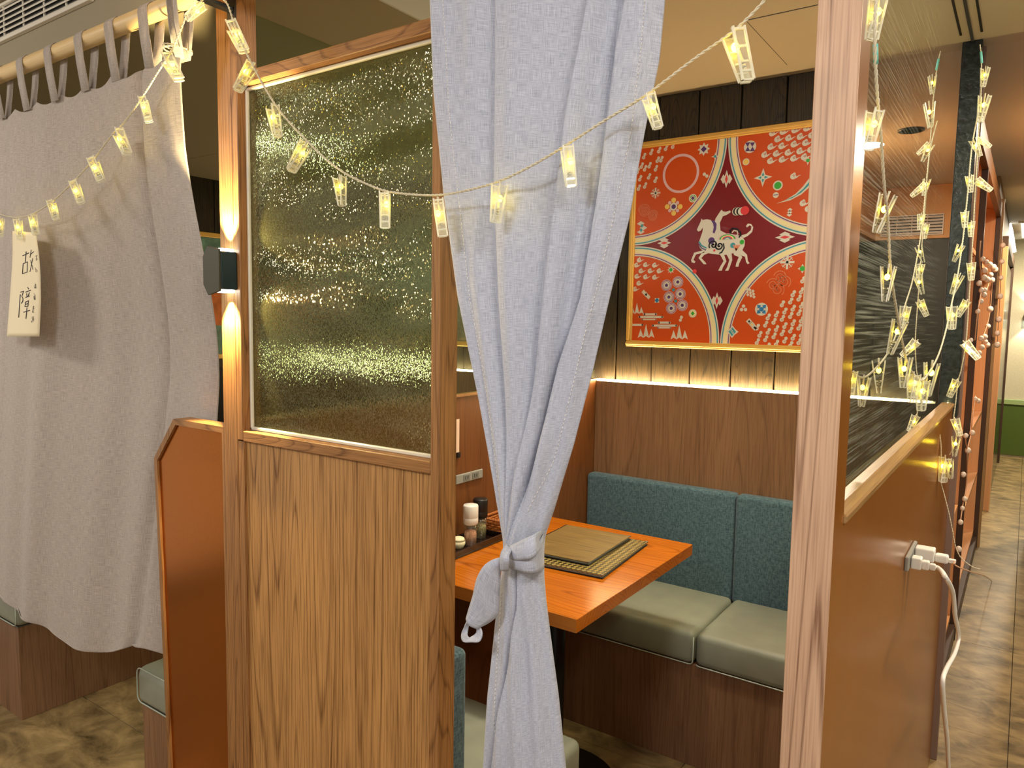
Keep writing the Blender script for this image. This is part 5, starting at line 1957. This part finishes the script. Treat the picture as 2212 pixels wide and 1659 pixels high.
def garland(label, vines, berries, xx):
    p0 = at('x', xx, *berries[0])
    t = empty('berry_garland', (p0.x, p0.y, p0.z), label, 'garland', 'berry garlands on the display shelf')
    for v in vines:
        tube('vine', [at('x', xx, *q) for q in v], 0.0025, M['twig'], t, 5, 5)
    bme = None
    for q in berries:
        p = at('x', xx + 0.004, *q)
        dist = (p - CAM).length
        if bme is None:
            bm = bmesh.new()
            bmesh.ops.create_icosphere(bm, subdivisions=2, radius=1.0)
            for f in bm.faces:
                f.smooth = True
            for vv in bm.verts:
                vv.co.z *= 1.12
            bme = bpy.data.meshes.new('berry')
            bm.to_mesh(bme)
            bm.free()
            bme.materials.append(M['berry'])
        o_ = bpy.data.objects.new('berry', bme)
        o_.parent = t
        s = 4.6 * dist / F_PX * random.uniform(0.85, 1.15)
        o_.scale = (s, s, s)
        o_.location = p - t.location
        COL.objects.link(o_)
    return t


garland('white berry garland with a dense cluster high on the display shelf',
        [[(2118, 520), (2116, 560), (2120, 620), (2112, 672), (2106, 735)], [(2124, 560), (2140, 575), (2143, 610), (2139, 668), (2133, 700), (2122, 735), (2124, 750)], [(2132, 590), (2136, 610), (2130, 630)]],
        [(2123, 560), (2131, 566), (2138, 572), (2146, 577), (2150, 582), (2127, 584), (2140, 594), (2133, 604), (2126, 600), (2143, 605), (2115, 612), (2120, 627), (2127, 627), (2126, 637), (2119, 651), (2112, 673), (2139, 668), (2134, 705), (2097, 735), (2119, 731), (2129, 738), (2121, 750), (2133, 745), (2127, 728), (2115, 763)], 0.006)
garland('sparse white berry garland trailing down low beside the glass corner',
        [[(2107, 855), (2100, 905), (2098, 935), (2090, 972), (2089, 1020), (2086, 1060), (2080, 1090), (2074, 1130)], [(2092, 940), (2086, 945), (2089, 972)]],
        [(2107, 862), (2113, 866), (2086, 941), (2100, 935), (2091, 973), (2081, 1025), (2084, 1078), (2079, 1098), (2075, 1128), (2071, 1186)], 0.010)
garland('thin beaded strand at the far end stile of the display shelf',
        [[(2166, 520), (2162, 600), (2158, 680), (2154, 742)]],
        [(2166, 530), (2164, 565), (2162, 600), (2160, 640), (2157, 690), (2154, 720), (2154, 745)], 0.013)

# ================================================================== FAR END OF THE CORRIDOR
hd = empty('corridor_door', (-0.02, 7.2, 0), 'dark glazed door standing in the corridor behind the display shelf', 'door')
box('door_leaf', (-0.03, 6.2, 0.01), (-0.004, 8.6, 2.05), M['lacquer'], hd, 0.002)
box('door_frame', (-0.03, 6.05, 0.0), (0.012, 6.19, 2.12), M['shelf'], hd, 0.002)
box('door_frame', (-0.03, 8.61, 0.0), (0.012, 8.75, 2.12), dkm, hd, 0.002)
box('door_head', (-0.03, 6.05, 2.121), (0.012, 8.75, 2.2), dkm, hd, 0.002)
pl0, pl1 = at('y', 7.6, 2176, 455), at('y', 7.6, 2190, 545)
pn = empty('tube_lamp', tuple(pl0), 'white tube lamp hanging near the far end of the corridor', 'lamp')
tube('glass_tube', [pl0 + Vector((0, 0, -0.06)), pl0.lerp(pl1, 0.5), pl1], 0.022, emit('tube_white', (1.0, 0.97, 0.88, 1), 5.0), pn, 12)
tube('cap', [pl0 + Vector((0, 0, 0.02)), pl0 + Vector((0, 0, -0.062))], 0.028, M['black'], pn, 12)
tube('suspension', [pl0 + Vector((0, 0, 0.02)), Vector((pl0.x, pl0.y, 2.47))], 0.004, M['black'], pn, 6)
cl = empty('ceiling_panel_light', (0.6, 8.1, 2.45), 'bright cream ceiling light panel at the corridor end', 'light')
box('diffuser', (0.06, 7.5, 2.452), (1.1, 8.9, 2.468), emit('panel_cream', (1.0, 0.93, 0.70, 1), 1.5), cl, 0)
box('rim', (0.04, 7.47, 2.456), (1.12, 7.499, 2.4695), M['vent'], cl, 0)
box('rim', (0.04, 8.901, 2.456), (1.12, 8.93, 2.4695), M['vent'], cl, 0)
s2 = empty('wall_sconce', (0.29, 9.19, 1.55), 'small black up and down wall lamp on the far corridor wall', 'lamp')
sp2 = at('y', 9.15, 2214, 682)
box('housing', (sp2.x, 9.08, sp2.z - 0.05), (sp2.x + 0.1, 9.1985, sp2.z + 0.05), M['black'], s2, 0.003)
box('lens', (sp2.x + 0.01, 9.09, sp2.z + 0.05), (sp2.x + 0.09, 9.19, sp2.z + 0.053), M['led_cool'], s2, 0)
box('lens', (sp2.x + 0.01, 9.09, sp2.z - 0.053), (sp2.x + 0.09, 9.19, sp2.z - 0.05), M['led_cool'], s2, 0)
for dz, rx in ((0.06, PI), (-0.06, 0.0)):
    spot('hall_beam', (sp2.x + 0.03, 9.13, sp2.z + dz), 10, (1.0, 0.9, 0.66), 80, 0.3, 0.01, (rx, 0, 0))
